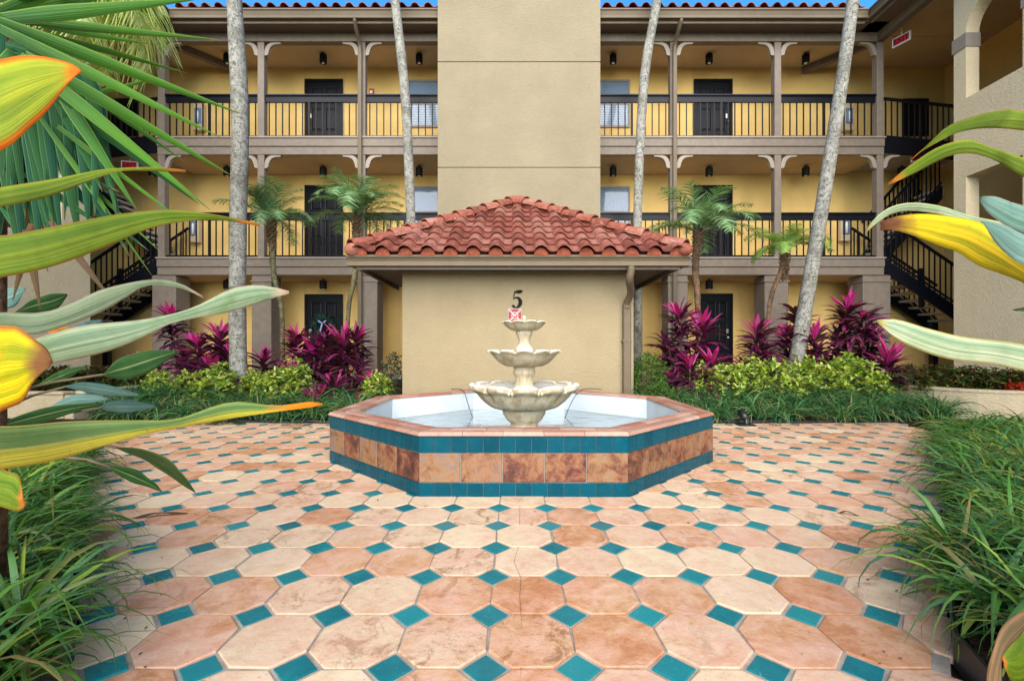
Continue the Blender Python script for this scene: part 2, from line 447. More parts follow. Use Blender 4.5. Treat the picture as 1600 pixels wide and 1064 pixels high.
def leaf_mat(name, cols, tip=None, edge=None, rib=None, rough=.5, trans=.4, stripe=.25, spec=.2, tipw=.12, patch=None, edgew=.06, base=None, lower=None, nstripe=26):
    """cols: palette across pieces; stripes run along the blade (u across, v along)"""
    t = NT(name)
    r = t.rnd()
    n = len(cols)
    c = t.ramp(r, [((i + .5) / n, p) for i, p in enumerate(cols)]) if n > 1 else cols[0]
    uvn = t.n("ShaderNodeUVMap"); sep = t.n("ShaderNodeSeparateXYZ"); t.l(uvn.outputs[0], sep.inputs[0])
    u, v = sep.outputs[0], sep.outputs[1]
    if base:
        c = t.mix(t.ramp(v, [(0.0, 1.0), (.5, 0.0)]), c, base)
    if lower:
        nz = t.math('ADD', u, t.math('MULTIPLY', t.math('SUBTRACT', t.noise(1.6, 2, .5, uvn.outputs[0]), .5), .35))
        c = t.mix(t.ramp(nz, [(.34, 1.0), (.50, 0.0)]), c, lower)
    if stripe:
        mp = t.n("ShaderNodeMapping"); mp.inputs['Scale'].default_value = (nstripe * 1.6, .7, 1); t.l(uvn.outputs[0], mp.inputs[0])
        st = t.n("ShaderNodeTexNoise"); st.inputs['Scale'].default_value = 1; st.inputs['Detail'].default_value = 3; t.l(mp.outputs[0], st.inputs['Vector'])
        sf = t.ramp(st.outputs['Fac'], [(.36, 0.0), (.64, 1.0)])
        br = t.mix(1.0, c, c4(1.45, 1.4, 1.5), 'MULTIPLY'); dk = t.mix(1.0, c, c4(.55, .6, .6), 'MULTIPLY')
        c = t.mix(t.math('MULTIPLY', sf, stripe), c, br)
        c = t.mix(t.math('MULTIPLY', t.math('SUBTRACT', 1.0, sf), stripe), c, dk)
        if nstripe > 20:
            m2 = t.n("ShaderNodeMapping"); m2.inputs['Scale'].default_value = (6, 1.1, 1); t.l(uvn.outputs[0], m2.inputs[0])
            vx = t.n("ShaderNodeVectorMath", operation='ADD'); t.l(m2.outputs[0], vx.inputs[0]); oi = t.n("ShaderNodeObjectInfo"); t.l(oi.outputs['Random'], vx.inputs[1])
            s2 = t.n("ShaderNodeTexNoise"); s2.inputs['Scale'].default_value = 1; s2.inputs['Detail'].default_value = 4; t.l(vx.outputs[0], s2.inputs['Vector'])
            c = t.mix(t.ramp(s2.outputs['Fac'], [(.32, .75), (.52, 0.0)]), c, t.mix(1.0, c, c4(.42, .62, .55), 'MULTIPLY'))
            c = t.mix(t.ramp(s2.outputs['Fac'], [(.52, 0.0), (.70, .6)]), c, t.mix(1.0, c, c4(1.45, 1.30, 1.2), 'MULTIPLY'))
        t.bump(st.outputs['Fac'], .6, .005)
    if patch:
        c = t.mix(t.ramp(t.noise(patch[1], 4, .6, dist=.8), [(patch[2], 0.0), (patch[2] + .1, patch[3])]), c, patch[0])
    if stripe and nstripe > 20:
        c = t.mix(t.ramp(t.noise(70, 5, .8), [(.62, 0.0), (.68, .55)]), c, c4(.22, .14, .04))
        c = t.mix(t.ramp(t.noise(9, 5, .7, dist=.6), [(.40, .35), (.55, 0.0)]), c, t.mix(1.0, c, c4(.55, .72, .5), 'MULTIPLY'))
    if rib:
        ur = t.math('ABSOLUTE', t.math('SUBTRACT', u, .5))
        c = t.mix(t.ramp(ur, [(0.015, 1.0), (.04, 0.0)]), c, rib)
    if edge:
        ur = t.math('ABSOLUTE', t.math('SUBTRACT', u, .5))
        c = t.mix(t.ramp(ur, [(.5 - edgew * 1.6, 0.0), (.5 - edgew * .5, 1.0)]), c, edge)
    if tip:
        vv = t.math('ADD', v, t.math('MULTIPLY', t.math('SUBTRACT', t.noise(18, 4), .5), tipw * 1.2))
        c = t.mix(t.ramp(vv, [(1 - tipw * 1.4, 0.0), (1 - tipw * .6, 1.0)]), c, tip)
    t.val(t.b.inputs['Base Color'], c); t.b.inputs['Roughness'].default_value = rough; t.b.inputs['Specular IOR Level'].default_value = spec
    tr = t.n("ShaderNodeBsdfTranslucent"); tc = t.mix(1.0, c, c4(1.25, 1.25, .7), 'MULTIPLY'); t.l(tc, tr.inputs[0])
    mx = t.n("ShaderNodeMixShader"); mx.inputs[0].default_value = trans
    t.l(t.b.outputs[0], mx.inputs[1]); t.l(tr.outputs[0], mx.inputs[2]); t.l(mx.outputs[0], t.out.inputs[0])
    return t.m
G = c4
M['liriope'] = leaf_mat('liriope_blade', [G(.04,.14,.02), G(.07,.20,.03), G(.03,.10,.03), G(.12,.27,.03), G(.30,.36,.04), G(.04,.14,.035), G(.03,.10,.04), G(.07,.19,.04), G(.12,.26,.05), G(.05,.15,.05), G(.20,.17,.05)], stripe=.2, nstripe=5, trans=.35, rough=.33, spec=.4)
M['liriope_far'] = leaf_mat('far_liriope_blade', [G(.025,.10,.04), G(.05,.16,.05), G(.03,.12,.05), G(.10,.23,.06), G(.17,.27,.09), G(.02,.07,.03), G(.04,.14,.04), G(.18,.17,.06)], stripe=0, trans=.25, rough=.38)
M['cordyline_dark'] = leaf_mat('dark_cordyline_leaf', [G(.05,.010,.030), G(.022,.008,.014), G(.10,.012,.05), G(.035,.014,.02), G(.16,.012,.075), G(.028,.010,.018), G(.26,.03,.12), G(.06,.05,.025), G(.13,.02,.03)], stripe=.2, nstripe=8, trans=.25, rough=.4, spec=.25)
M['cordyline_pink'] = leaf_mat('magenta_cordyline_leaf', [G(.55,.022,.20), G(.38,.012,.12), G(.68,.07,.32), G(.30,.015,.07), G(.50,.04,.27), G(.60,.14,.30)], stripe=.3, nstripe=8, trans=.4, base=G(.30,.01,.10), rough=.38)
M['variegated'] = leaf_mat('variegated_leaf', [G(.36,.46,.05), G(.20,.34,.03), G(.60,.60,.22), G(.09,.22,.02), G(.50,.52,.07), G(.06,.15,.02)], stripe=0, trans=.3)
M['shrub_green'] = leaf_mat('green_shrub_leaf', [G(.06,.15,.025), G(.09,.20,.03), G(.04,.10,.02), G(.12,.22,.04)], stripe=0, trans=.3)
M['shrub_blue'] = leaf_mat('bluegreen_shrub_leaf', [G(.03,.10,.07), G(.05,.13,.09), G(.02,.07,.04)], stripe=0, trans=.25)
M['croton'] = leaf_mat('croton_leaf', [G(.03,.07,.015), G(.06,.015,.01), G(.04,.09,.02), G(.16,.14,.02), G(.02,.05,.012), G(.10,.03,.012), G(.025,.06,.015)], stripe=0, trans=.2, rough=.3)
M['red_leaf'] = leaf_mat('red_bedding_leaf', [G(.45,.03,.012), G(.30,.02,.01), G(.5,.08,.02)], stripe=0)
M['palm_leaf'] = leaf_mat('palm_leaflet', [G(.12,.24,.09), G(.08,.18,.06), G(.18,.31,.12), G(.27,.37,.19)], stripe=0, trans=.3, rough=.35)
M['palm_leaf_light'] = leaf_mat('light_palm_leaflet', [G(.22,.36,.08), G(.16,.30,.06), G(.30,.42,.10)], stripe=0, trans=.35)
M['palm_leaf_pale'] = leaf_mat('pale_palm_leaflet', [G(.60,.62,.26), G(.30,.46,.10), G(.75,.72,.38), G(.45,.55,.14)], stripe=0, trans=.4)
M['leaf_olive'] = leaf_mat('olive_broad_leaf', [G(.22,.29,.018)], tip=G(.60,.22,.03), edge=G(.50,.20,.03), stripe=.35, trans=.4, tipw=.05, edgew=.025, patch=(G(.13,.19,.015), 7, .52, .7))
M['leaf_gold'] = leaf_mat('orange_edged_leaf', [G(.36,.40,.02)], tip=G(.75,.22,.01), edge=G(.75,.20,.01), stripe=.3, trans=.45, tipw=.06, edgew=.07, patch=(G(.5,.42,.03), 5, .5, .7))
M['leaf_pale'] = leaf_mat('pale_green_leaf', [G(.36,.42,.25)], tip=G(.60,.45,.32), edge=G(.50,.34,.26), stripe=.55, trans=.35, tipw=.03, edgew=.03, patch=(G(.14,.24,.08), 6, .55, .6), base=G(.18,.27,.06))
M['leaf_split'] = leaf_mat('yellow_banded_leaf', [G(.24,.33,.10)], tip=G(.75,.25,.01), edge=G(.60,.46,.10), stripe=.5, trans=.4, tipw=.10, edgew=.02, lower=G(.62,.52,.06), base=G(.14,.24,.04))
M['leaf_yellow'] = leaf_mat('yellow_broad_leaf', [G(.78,.55,.01)], tip=G(.22,.08,.03), stripe=.35, trans=.5, tipw=.08, edge=G(.50,.42,.02), edgew=.03, base=G(.52,.50,.03))
M['leaf_yellow_brown'] = leaf_mat('yellow_brown_edged_leaf', [G(.80,.60,.01)], tip=G(.30,.13,.04), stripe=.4, trans=.5, tipw=.12, edge=G(.55,.20,.03), edgew=.05, patch=(G(.85,.38,.01), 9, .52, .8))
M['leaf_white'] = leaf_mat('white_striped_leaf', [G(.55,.58,.36)], tip=G(.55,.46,.16), stripe=.75, trans=.35, tipw=.03, edge=G(.60,.48,.12), edgew=.04, patch=(G(.22,.32,.08), 5, .56, .7))
M['leaf_green'] = leaf_mat('green_paddle_leaf', [G(.05,.13,.03)], rib=G(.30,.36,.14), stripe=.3, trans=.3, edge=G(.20,.26,.08), edgew=.015)
M['leaf_bluegreen'] = leaf_mat('blue_green_paddle_leaf', [G(.14,.27,.22)], rib=G(.36,.45,.30), stripe=.45, trans=.25, nstripe=10)
M['leaf_teal'] = leaf_mat('dusty_teal_leaf', [G(.16,.27,.21)], edge=G(.55,.40,.30), stripe=.45, trans=.3, edgew=.02)
M['leaf_dark'] = leaf_mat('dark_olive_leaf', [G(.05,.075,.02)], edge=G(.16,.20,.05), stripe=.3, trans=.25)
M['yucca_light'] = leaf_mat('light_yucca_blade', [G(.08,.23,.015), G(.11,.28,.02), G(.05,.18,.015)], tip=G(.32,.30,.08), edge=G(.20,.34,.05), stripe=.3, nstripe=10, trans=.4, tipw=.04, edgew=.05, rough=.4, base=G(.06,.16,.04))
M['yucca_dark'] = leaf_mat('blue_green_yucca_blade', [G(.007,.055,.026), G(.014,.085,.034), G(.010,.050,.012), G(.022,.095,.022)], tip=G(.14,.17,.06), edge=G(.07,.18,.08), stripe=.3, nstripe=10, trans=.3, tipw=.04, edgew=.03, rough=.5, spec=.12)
M['leaf_dry'] = leaf_mat('dry_brown_leaf', [G(.20,.11,.05), G(.12,.07,.035)], stripe=.5, trans=.1, rough=.8)
M['flower'] = leaf_mat('orange_petal', [G(.85,.26,.02), G(.8,.35,.05)], stripe=.2, trans=.3)

# ============================================================ SETTING: ground, beds
S = 0.3164                            # paving module
PX0 = (765 - CX) * (CAMZ * FPX / (962 - CY)) / FPX     # a diamond column and row
PY0 = CAMZ * FPX / (962 - CY)
FC = Vector((0.07, 5.19, 0.0))        # fountain centre
FR_A = 1.523                          # side of the pool's octagon
FR_AP = FR_A * (1 + math.sqrt(2)) / 2 # apothem

tag(MB().box(-150, 150, -60, 240, -.6, -.06).build('ground', M['earth']), kind='structure')

# plaza outline: narrow at the camera, widening to the far edge
def edge_x(y):                        # right edge of the paving at depth y (left is the mirror image)
    if y < 1.5: return 1.42
    if y < 6.0: return 1.42 + 0.90 * (y - 1.5)
    return 5.47
PLAZA = [(-1.42, -3), (1.42, -3), (1.42, 1.5), (5.47, 6.0), (5.9, 6.72), (-5.2, 6.78), (-5.47, 6.0), (-1.42, 1.5)]
paving = MB().prism([(x, y, -.045) for x, y in PLAZA], (0, 0, .0455)).build('paving', M['grout'], origin=(0, 2, -.045))
tag(paving, kind='structure')

def inside_plaza(x, y, g=0.0):
    if y > 6.74 - g or y < -2.9: return False
    return abs(x) < edge_x(y) - g
def in_pool(x, y, r):
    dx, dy = abs(x - FC.x), abs(y - FC.y)
    return max(dx, dy, (dx + dy) / math.sqrt(2)) < r

def tile_mesh(name, pts, m, h=.008, bev=.004):
    n = len(pts); cx_ = sum(p[0] for p in pts) / n; cy_ = sum(p[1] for p in pts) / n
    def ring(k, z): return [(cx_ + (p[0]-cx_)*k, cy_ + (p[1]-cy_)*k, z) for p in pts]
    rad = max(math.hypot(p[0]-cx_, p[1]-cy_) for p in pts)
    v = ring(1, -.02) + ring(1, h - bev * .8) + ring(1 - bev / rad, h - bev * .15) + ring(1 - 2.6 * bev / rad, h)
    f = []
    for k in range(3):
        for i in range(n):
            j = (i + 1) % n
            f.append((k*n+i, k*n+j, (k+1)*n+j, (k+1)*n+i))
    f.append(tuple(range(3*n, 4*n)))
    mb = MB().add(v, f)
    return mb, mb.mesh(name, m, smooth=False)
DD = 0.262 * S                        # half diagonal of the glazed dots
gr = .0065
def octagon(k=1.0, jit=0):
    h = S / 2 - gr * .75; d = DD + gr * .35
    p = [(h-d+.0,-h),(h,-h+d),(h,h-d),(h-d,h),(-h+d,h),(-h,h-d),(-h,-h+d),(-h+d,-h)]
    return [(x*k + random.uniform(-jit, jit), y*k + random.uniform(-jit, jit)) for x, y in p]
oct_vars = [tile_mesh('octagon_tile', octagon(1, .0045), M['octagon'], .0065 + .002*(i % 2), .0028) for i in range(6)]
dq = DD - gr * 1.5
dot_mb, dot_me = tile_mesh('glazed_dot_tile', [(0,-dq),(dq,0),(0,dq),(-dq,0)], M['teal_floor'], .006, .0018)
cells, dots = [], []
for i in range(-22, 23):
    for j in range(-14, 16):
        x, y = PX0 + i * S, PY0 + j * S
        if inside_plaza(x, y, -.02) and not in_pool(x, y, FR_AP - .05): dots.append((x, y))
        x, y = x + S / 2, y + S / 2
        if inside_plaza(x, y, -.13) and not in_pool(x, y, FR_AP - .21): cells.append((x, y))
def in_view(x, y):
    if y < 1.25: return False
    return abs(x) * FPX / y < 830
def order(l):
    return sorted(l, key=lambda p: (not in_view(*p), p[1]))
cells, dots = order(cells), order(dots)
def lay(lst, variants, name, lim=298):
    rest = MB()
    for k, (x, y) in enumerate(lst):
        mb, me = variants[random.randrange(len(variants))]
        dz = random.uniform(-.0018, .0018); rz = random.choice([0, 1, 2, 3]) * math.pi / 2
        tx, ty = random.uniform(-.006, .006), random.uniform(-.006, .006)
        if k < lim:
            inst(name, me, paving, (x, y, dz), (tx, ty, rz))
        else:
            c_, s_ = math.cos(rz), math.sin(rz)
            rest.add([(x + a*c_ - b*s_, y + a*s_ + b*c_, z + dz) for a, b, z in mb.v], mb.f)
    o = rest.build(name, variants[0][1].materials[0], paving)
    o["kind"] = "stuff"
lay(cells, oct_vars, 'octagon_tile')
lay(dots, [(dot_mb, dot_me)], 'glazed_dot_tile')

# planting beds: soil rising to the building behind the low walls
def bed_grid(name, xs, ys, fz, m):
    mb = MB(); nx, ny = len(xs), len(ys)
    v = [(x, y, fz(x, y)) for y in ys for x in xs]
    f = [(j*nx+i, j*nx+i+1, (j+1)*nx+i+1, (j+1)*nx+i) for j in range(ny-1) for i in range(nx-1)]
    b = [(x, y, -.3) for y in ys for x in xs]
    n = len(v)
    fb = [tuple(k + n for k in q[::-1]) for q in f]
    mb.add(v + b, f + fb)
    loop = [i for i in range(nx)] + [j*nx+nx-1 for j in range(1, ny)] + [(ny-1)*nx+i for i in range(nx-2, -1, -1)] + [j*nx for j in range(ny-2, 0, -1)]
    mb.f += [(loop[(k+1) % len(loop)], loop[k], loop[k]+n, loop[(k+1) % len(loop)]+n) for k in range(len(loop))]
    return tag(mb.build(name, m), kind='structure')
def lump(x, y): return .018 * math.sin(x*7.1 + y*3) + .014 * math.sin(y*9.3 - x*4.7)
def bed_z(x, y):
    t = min(max((y - 6.8) / 1.7, 0), 1)
    return .03 + .39 * (t*t*(3-2*t)) + lump(x, y)
ys = np.linspace(6.80, 9.5, 22)
bed_grid('planting_bed', np.linspace(1.95, 6.50, 26), ys, bed_z, M['mulch'])
bed_grid('planting_bed', np.linspace(-6.30, -1.95, 26), ys, bed_z, M['mulch'])
def side_bed_z(x, y): return .06 + lump(x, y) * .6 + .05 * min(max((abs(x) - edge_x(y)) / .5, 0), 1)
for sgn in (1, -1):
    mb = MB(); v = []; ny, nx = 26, 14
    yy = np.linspace(-1.0, 6.45, ny)
    for y in yy:
        e = edge_x(y) + .035
        for t in np.linspace(0, 1, nx):
            x = e + (8.3 - e) * t ** 1.6
            v.append((sgn * x, y, side_bed_z(x, y)))
    f = [(j*nx+i, j*nx+i+1, (j+1)*nx+i+1, (j+1)*nx+i) for j in range(ny-1) for i in range(nx-1)]
    if sgn < 0: f = [q[::-1] for q in f]
    n = len(v)
    mb.add(v + [(a, b, -.3) for a, b, c in v], f)
    loop = list(range(nx)) + [j*nx+nx-1 for j in range(1, ny)] + [(ny-1)*nx+i for i in range(nx-2, -1, -1)] + [j*nx for j in range(ny-2, 0, -1)]
    mb.f += [(loop[k], loop[(k+1) % len(loop)], loop[(k+1) % len(loop)]+n, loop[k]+n)[::-sgn] for k in range(len(loop))]
    tag(mb.build('side_bed', M['mulch']), kind='structure')
# raised planters beyond the low walls and the soil by the building
tag(MB().prism([(6.74, 10.5, -.3), (6.76, 8.3, -.3), (7.02, 7.3, -.3), (7.5, 6.85, -.3), (8.45, 6.56, -.3), (8.45, 10.5, -.3)], (0, 0, .70)).build('raised_bed', M['mulch']), kind='structure')
tag(MB().box(-8.45, -6.44, 6.75, 10.5, -.3, .40).build('raised_bed', M['mulch']), kind='structure')
tag(MB().box(-6.43, 6.61, 9.51, 10.49, -.3, .41).build('back_bed', M['mulch']), kind='structure')
tag(MB().box(-8.44, 8.44, 10.5, 13.5, -.3, .435).build('walkway', M['slab']), kind='structure')
for sgn in (1, -1):
    tag(MB().box(sgn*8.45, sgn*13, 8.95, 13.5, -.3, .43).build('walkway', M['slab']), kind='structure')

# low planter walls
def low_wall(sgn, xo, label):
    r = empty('planter_wall', (sgn * (xo + 1), 6.6, 0), label, 'planter wall')
    # butted at the corner
    MB().box(sgn*xo, sgn*8.42, 6.58, 6.74, -.2, .43).build('front_face', M['stucco_planter'], r, bevel=.012)
    MB().box(sgn*xo, sgn*(xo-.13), 6.60, 9.2, -.2, .425).build('side_face', M['stucco_planter'], r, bevel=.012)
    MB().box(sgn*(xo-.02), sgn*8.42, 6.565, 6.755, .43, .475).build('cap', M['stucco_planter'], r, bevel=.012)
    MB().box(sgn*(xo+.005), sgn*(xo-.15), 6.757, 9.2, .425, .472).build('cap', M['stucco_planter'], r, bevel=.012)
r_ = empty('planter_wall', (7.4, 6.7, 0), 'stained low cream stucco planter wall curving away behind the grass at right', 'planter wall')
WP = smooth_path([(6.62, 9.4), (6.64, 8.3), (6.90, 7.25), (7.45, 6.72), (8.42, 6.45)], 22)
def wall_along(pts, z0, z1, d0, d1, name, m, parent):
    T = np.gradient(pts, axis=0); T /= np.linalg.norm(T, axis=1)[:, None]; N_ = np.stack([-T[:, 1], T[:, 0]], 1)
    a, b = pts + N_*d0, pts + N_*d1; n = len(pts); v = []
    for q, z in ((a, z0), (b, z0), (b, z1), (a, z1)): v += [(p[0], p[1], z) for p in q]
    f = [(k*n+i, k*n+i+1, ((k+1) % 4)*n+i+1, ((k+1) % 4)*n+i) for k in range(4) for i in range(n-1)]
    f = [q[::-1] for q in f]
    f += [(0, n, 2*n, 3*n), (n-1, 4*n-1, 3*n-1, 2*n-1)]
    return MB().add(v, f).build(name, m, parent)
wall_along(WP, -.2, .43, 0, .14, 'face', M['stucco_planter'], r_)
wall_along(WP, .43, .47, -.015, .155, 'cap', M['stucco_planter'], r_)
low_wall(-1, 6.43, 'low cream stucco planter wall behind the broad leaves at left')

# black plastic edging along the beds
def edging(name, pts, label, r=.03):
    pts = smooth_path(pts, 40)
    pts[:, 0] += .008 * np.sin(np.arange(40) * 1.1); pts[:, 2] += .008 * np.sin(np.arange(40) * .7)
    o = MB().tube([Vector(p) for p in pts], r, 8).build(name, M['pipe'], smooth=True)
    tag(o, label, 'garden edging')
edging('bed_edging', [(2.75, 6.70, .03), (3.6, 6.73, .035), (4.6, 6.76, .02), (5.8, 6.80, .02), (6.5, 6.80, .02)], 'black plastic edging along the foot of the right far bed', .035)
edging('bed_edging', [(-4.2, 6.80, .02), (-3.4, 6.77, .02), (-2.7, 6.74, .03), (-1.9, 6.72, .02)], 'black plastic edging along the foot of the left far bed', .035)
for sgn, w in ((1, 'right'), (-1, 'left')):
    mb = MB()
    pts = [(sgn * (edge_x(y) + .02), y) for y in np.linspace(-1, 6.2, 40)]
    for (xa, ya), (xb, yb) in zip(pts[:-1], pts[1:]):
        mb.bar((xa, ya, .045), (xb, yb, .045), .012, .12)
    tag(mb.build('bed_edging', M['pipe']), 'black edging strip holding the near %s bed of grass' % w, 'garden edging')

# ============================================================ POOL OF THE FOUNTAIN
pool = empty('fountain_pool', (FC.x, FC.y, 0), 'octagonal pool with teal and terracotta tiled sides around the white fountain', 'fountain pool')
def ring_pts(ap, z=0):
    Rr = ap / math.cos(math.pi / 8)
    return [Vector((FC.x + Rr * math.cos(math.pi/8 + k*math.pi/4), FC.y + Rr * math.sin(math.pi/8 + k*math.pi/4), z)) for k in range(8)]
def ring_solid(mb, ao, ai, z0, z1):
    o0, o1, i0, i1 = ring_pts(ao, z0), ring_pts(ao, z1), ring_pts(ai, z0), ring_pts(ai, z1)
    v = o0 + o1 + i0 + i1; f = []
    for k in range(8):
        j = (k + 1) % 8
        f += [(k, j, 8+j, 8+k), (16+j, 16+k, 24+k, 24+j), (8+k, 8+j, 24+j, 24+k), (j, k, 16+k, 16+j)]
    return mb.add(v, f)
ring_solid(MB(), FR_AP - .012, FR_AP - .20, -.02, .446).build('wall_core', M['grout_light'], pool, origin=(FC.x, FC.y, 0))
mb = MB(); ring_solid(mb, FR_AP - .202, FR_AP - .225, -.01, .45)
mb.add(ring_pts(FR_AP - .21, .05), [tuple(range(8))])
mb.build('basin_lining', M['basin'], pool, origin=(FC.x, FC.y, 0))
w = MB().add(ring_pts(FR_AP - .2252, .205) + ring_pts(FR_AP - .2252, .052), [tuple(range(8)), tuple(range(8, 16))[::-1]] + [(k, (k+1) % 8, 8+(k+1) % 8, 8+k)[::-1] for k in range(8)])
w.build('pool_water', M['water'], pool, origin=(FC.x, FC.y, .052))

def wall_tile(Wd, H, T, name, m, bev):
    """a tile whose face looks along local -y"""
    w2, h2 = Wd/2, H/2; v = []
    for a, y in ((0, T), (0, bev*.7), (bev, 0)):
        v += [(-w2+a, y, -h2+a), (w2-a, y, -h2+a), (w2-a, y, h2-a), (-w2+a, y, h2-a)]
    f = [(k*4+i, k*4+(i+1) % 4, (k+1)*4+(i+1) % 4, (k+1)*4+i) for k in range(2) for i in range(4)]
    f += [(8, 9, 10, 11), (3, 2, 1, 0)]
    return MB().add(v, f).mesh(name, m)
cor = ring_pts(FR_AP, 0)
def side_tiles(n, z, H, name, m, T=.012, g=.004, bev=.002, proud=0.0, jit=0.0):
    Lx = FR_A / n
    me = [wall_tile(Lx - g, H - g, T, name, m, bev)]
    for k in range(8):
        a, b = cor[k], cor[(k+1) % 8]
        mid = (a + b) / 2; nrm = (mid - Vector((FC.x, FC.y, 0))).normalized()
        rz = math.atan2(nrm.y, nrm.x) + math.pi / 2
        for i in range(n):
            p = a.lerp(b, (i + .5) / n) + nrm * (proud + random.uniform(-jit, jit))
            inst(name, me[0], pool, (p.x, p.y, z + H/2 + random.uniform(-jit, jit)*.6), (random.uniform(-jit, jit)*1.5, random.uniform(-jit, jit)*1.2, rz))
side_tiles(13, .0, .107, 'teal_wall_tile', M['teal'], jit=.0008)
side_tiles(5, .107, .217, 'terracotta_wall_tile', M['saltillo'], g=.008, bev=.004, jit=.003)
side_tiles(13, .324, .122, 'teal_wall_tile', M['teal'], jit=.0008)
ring_solid(MB(), FR_AP - .008, FR_AP - .20, .4462, .4555).build('coping_bed', M['grout_light'], pool, origin=(FC.x, FC.y, .446))
# coping: two rows of rounded clay pieces per side, mitred at the corners
def coping(ap_o, ap_i, n, off):
    g = .0035
    for k in range(8):
        th = math.pi/4 * k + math.pi/4      # side normal
        nrm = Vector((math.cos(th), math.sin(th), 0)); tan = Vector((-nrm.y, nrm.x, 0)); c0 = Vector((FC.x, FC.y, 0))
        ho, hi = ap_o * math.tan(math.pi/8), ap_i * math.tan(math.pi/8)
        cuts = [-1] + [(-1 + 2 * (i + off) / n) for i in range(1 if off == 0 else 0, n + (0 if off == 0 else 1)) if -1 < -1 + 2*(i+off)/n < 1] + [1]
        for a, b in zip(cuts[:-1], cuts[1:]):
            prof = []
            wdt = ap_o - ap_i
            for q in range(9):
                u = q / 8; r = ap_i + g/2 + (wdt - g) * u
                e = min(u, 1-u) * wdt
                z = .456 + .020 * math.sqrt(max(0, 1 - max(0, 1 - e/.022)**2)) + random.uniform(-.0008, .0008)
                prof.append((r, z))
            prof = [(prof[0][0], .449)] + prof + [(prof[-1][0], .449)]
            v = []; m2 = len(prof)
            for s_, isend in ((a, -1), (b, 1)):
                for r, z in prof:
                    h = r * math.tan(math.pi/8)
                    t = s_ * h if abs(s_) == 1 else s_ * (ho + hi) / 2
                    t += -isend * g / 2
                    v.append(c0 + nrm * r + tan * t + Vector((0, 0, z)))
            f = [(i, i+1, m2+i+1, m2+i) for i in range(m2-1)]
            f += [tuple(range(m2))[::-1], tuple(range(m2, 2*m2))]
            f = [q[::-1] for q in f]
            mbx = MB().add(v, f)
            o = mbx.build('coping_tile', M['coping'], pool)
coping(FR_AP + .012, FR_AP - .112, 5, 0)
coping(FR_AP - .115, FR_AP - .236, 5, .5)

# ------------------------------------------------------------ three-tier fountain
ft = empty('tiered_fountain', (FC.x + .045, FC.y, .05), 'weathered cream three-tier fountain with scalloped bowls standing in the pool', 'fountain')
fc = (FC.x + .045, FC.y, 0)
def scallop(n, amp, z_amp, idx_from, total, sharp=.6):
    def f(th, i):
        w_ = max(0, min(1, (i - 0) / idx_from)) if idx_from else 1
        s_ = abs(math.cos(th * n / 2)) ** sharp
        return 1 + amp * w_ * (s_ - .6), z_amp * w_ * (s_ - .6)
    return f
def bowl(name, Rr, zr, zb, rb, n, amp, zamp, lip, puff=0):
    H = zr - zb
    outer = []
    for k in range(9):
        t = k / 8
        outer.append((rb + (Rr * .90 - rb) * (t ** .62), zb + H * .80 * (t ** 1.55)))
    lipp = [(Rr * .985, zr - lip*.75), (Rr * 1.01, zr - lip*.25), (Rr * .995, zr + lip*.1), (Rr * .95, zr + lip*.22), (Rr * .88, zr)]
    inner = [(Rr * .82, zr - lip*.7), (Rr * .65, zr - H * .38), (Rr * .35, zr - H*.55), (rb*.5, zr - H*.58), (0.001, zr - H*.58)]
    prof = [(0.001, zb)] + outer + lipp + inner
    no = len(outer) + 1
    def mod(th, i):
        if i <= no: w_ = (i / no) ** 1.2
        elif i < no + 5: w_ = 1
        else: w_ = max(0, 1 - (i - no - 4) / 2.5)
        s_ = abs(math.cos(th * n / 2)) ** .55
        return 1 + amp * w_ * (s_ - .75), zamp * w_ * (s_ - .75)
    B_ = MB().lathe(prof, 12 * n, fc, mod)
    if puff:
        for k in range(n):
            th = 2*math.pi*k/n; u = Vector((math.cos(th), math.sin(th), 0)); w_ = Vector((-u.y, u.x, 0))
            c_ = Vector(fc) + u * Rr * .965 + Vector((0, 0, zr + lip*.05)); tl = Rr * math.sin(math.pi/n) * .86
            nn_, mm_ = 12, 8; v_ = []; f_ = []
            for a in range(mm_ + 1):
                ph = math.pi * a / mm_
                for b in range(nn_):
                    q = 2*math.pi*b/nn_
                    v_.append(c_ + w_ * tl * math.cos(ph) * (1 if True else 0) + (u * puff * math.cos(q) + Vector((0, 0, puff * .85 * math.sin(q)))) * math.sin(ph) ** .7 - u * (math.cos(ph)**2) * Rr * .05)
            for a in range(mm_):
                for b in range(nn_):
                    b2 = (b+1) % nn_
                    f_.append((a*nn_+b, a*nn_+b2, (a+1)*nn_+b2, (a+1)*nn_+b))
            B_.add(v_, f_)
    return B_.build(name, M['stone'], ft, origin=(fc[0], fc[1], zb), smooth=True)
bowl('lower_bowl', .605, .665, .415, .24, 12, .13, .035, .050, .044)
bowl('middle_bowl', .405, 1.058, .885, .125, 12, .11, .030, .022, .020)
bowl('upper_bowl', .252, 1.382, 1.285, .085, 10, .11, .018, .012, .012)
# beads between the lobes of the lower bowl
for k in range(12):
    mb = MB(); th = math.pi/12 + k * math.pi/6
    for dr, dz, rr in ((.555, .648, .026), (.575, .625, .020), (.56, .61, .015), (.535, .66, .02)):
        for s_ in (-.03, .03):
            p = (fc[0] + dr*math.cos(th+s_), fc[1] + dr*math.sin(th+s_), dz)
            mb.lathe([(.001, -rr), (rr*.7, -rr*.7), (rr, 0), (rr*.7, rr*.7), (.001, rr)], 7, p)
    mb.build('rim_ornament', M['stone'], ft, smooth=True)

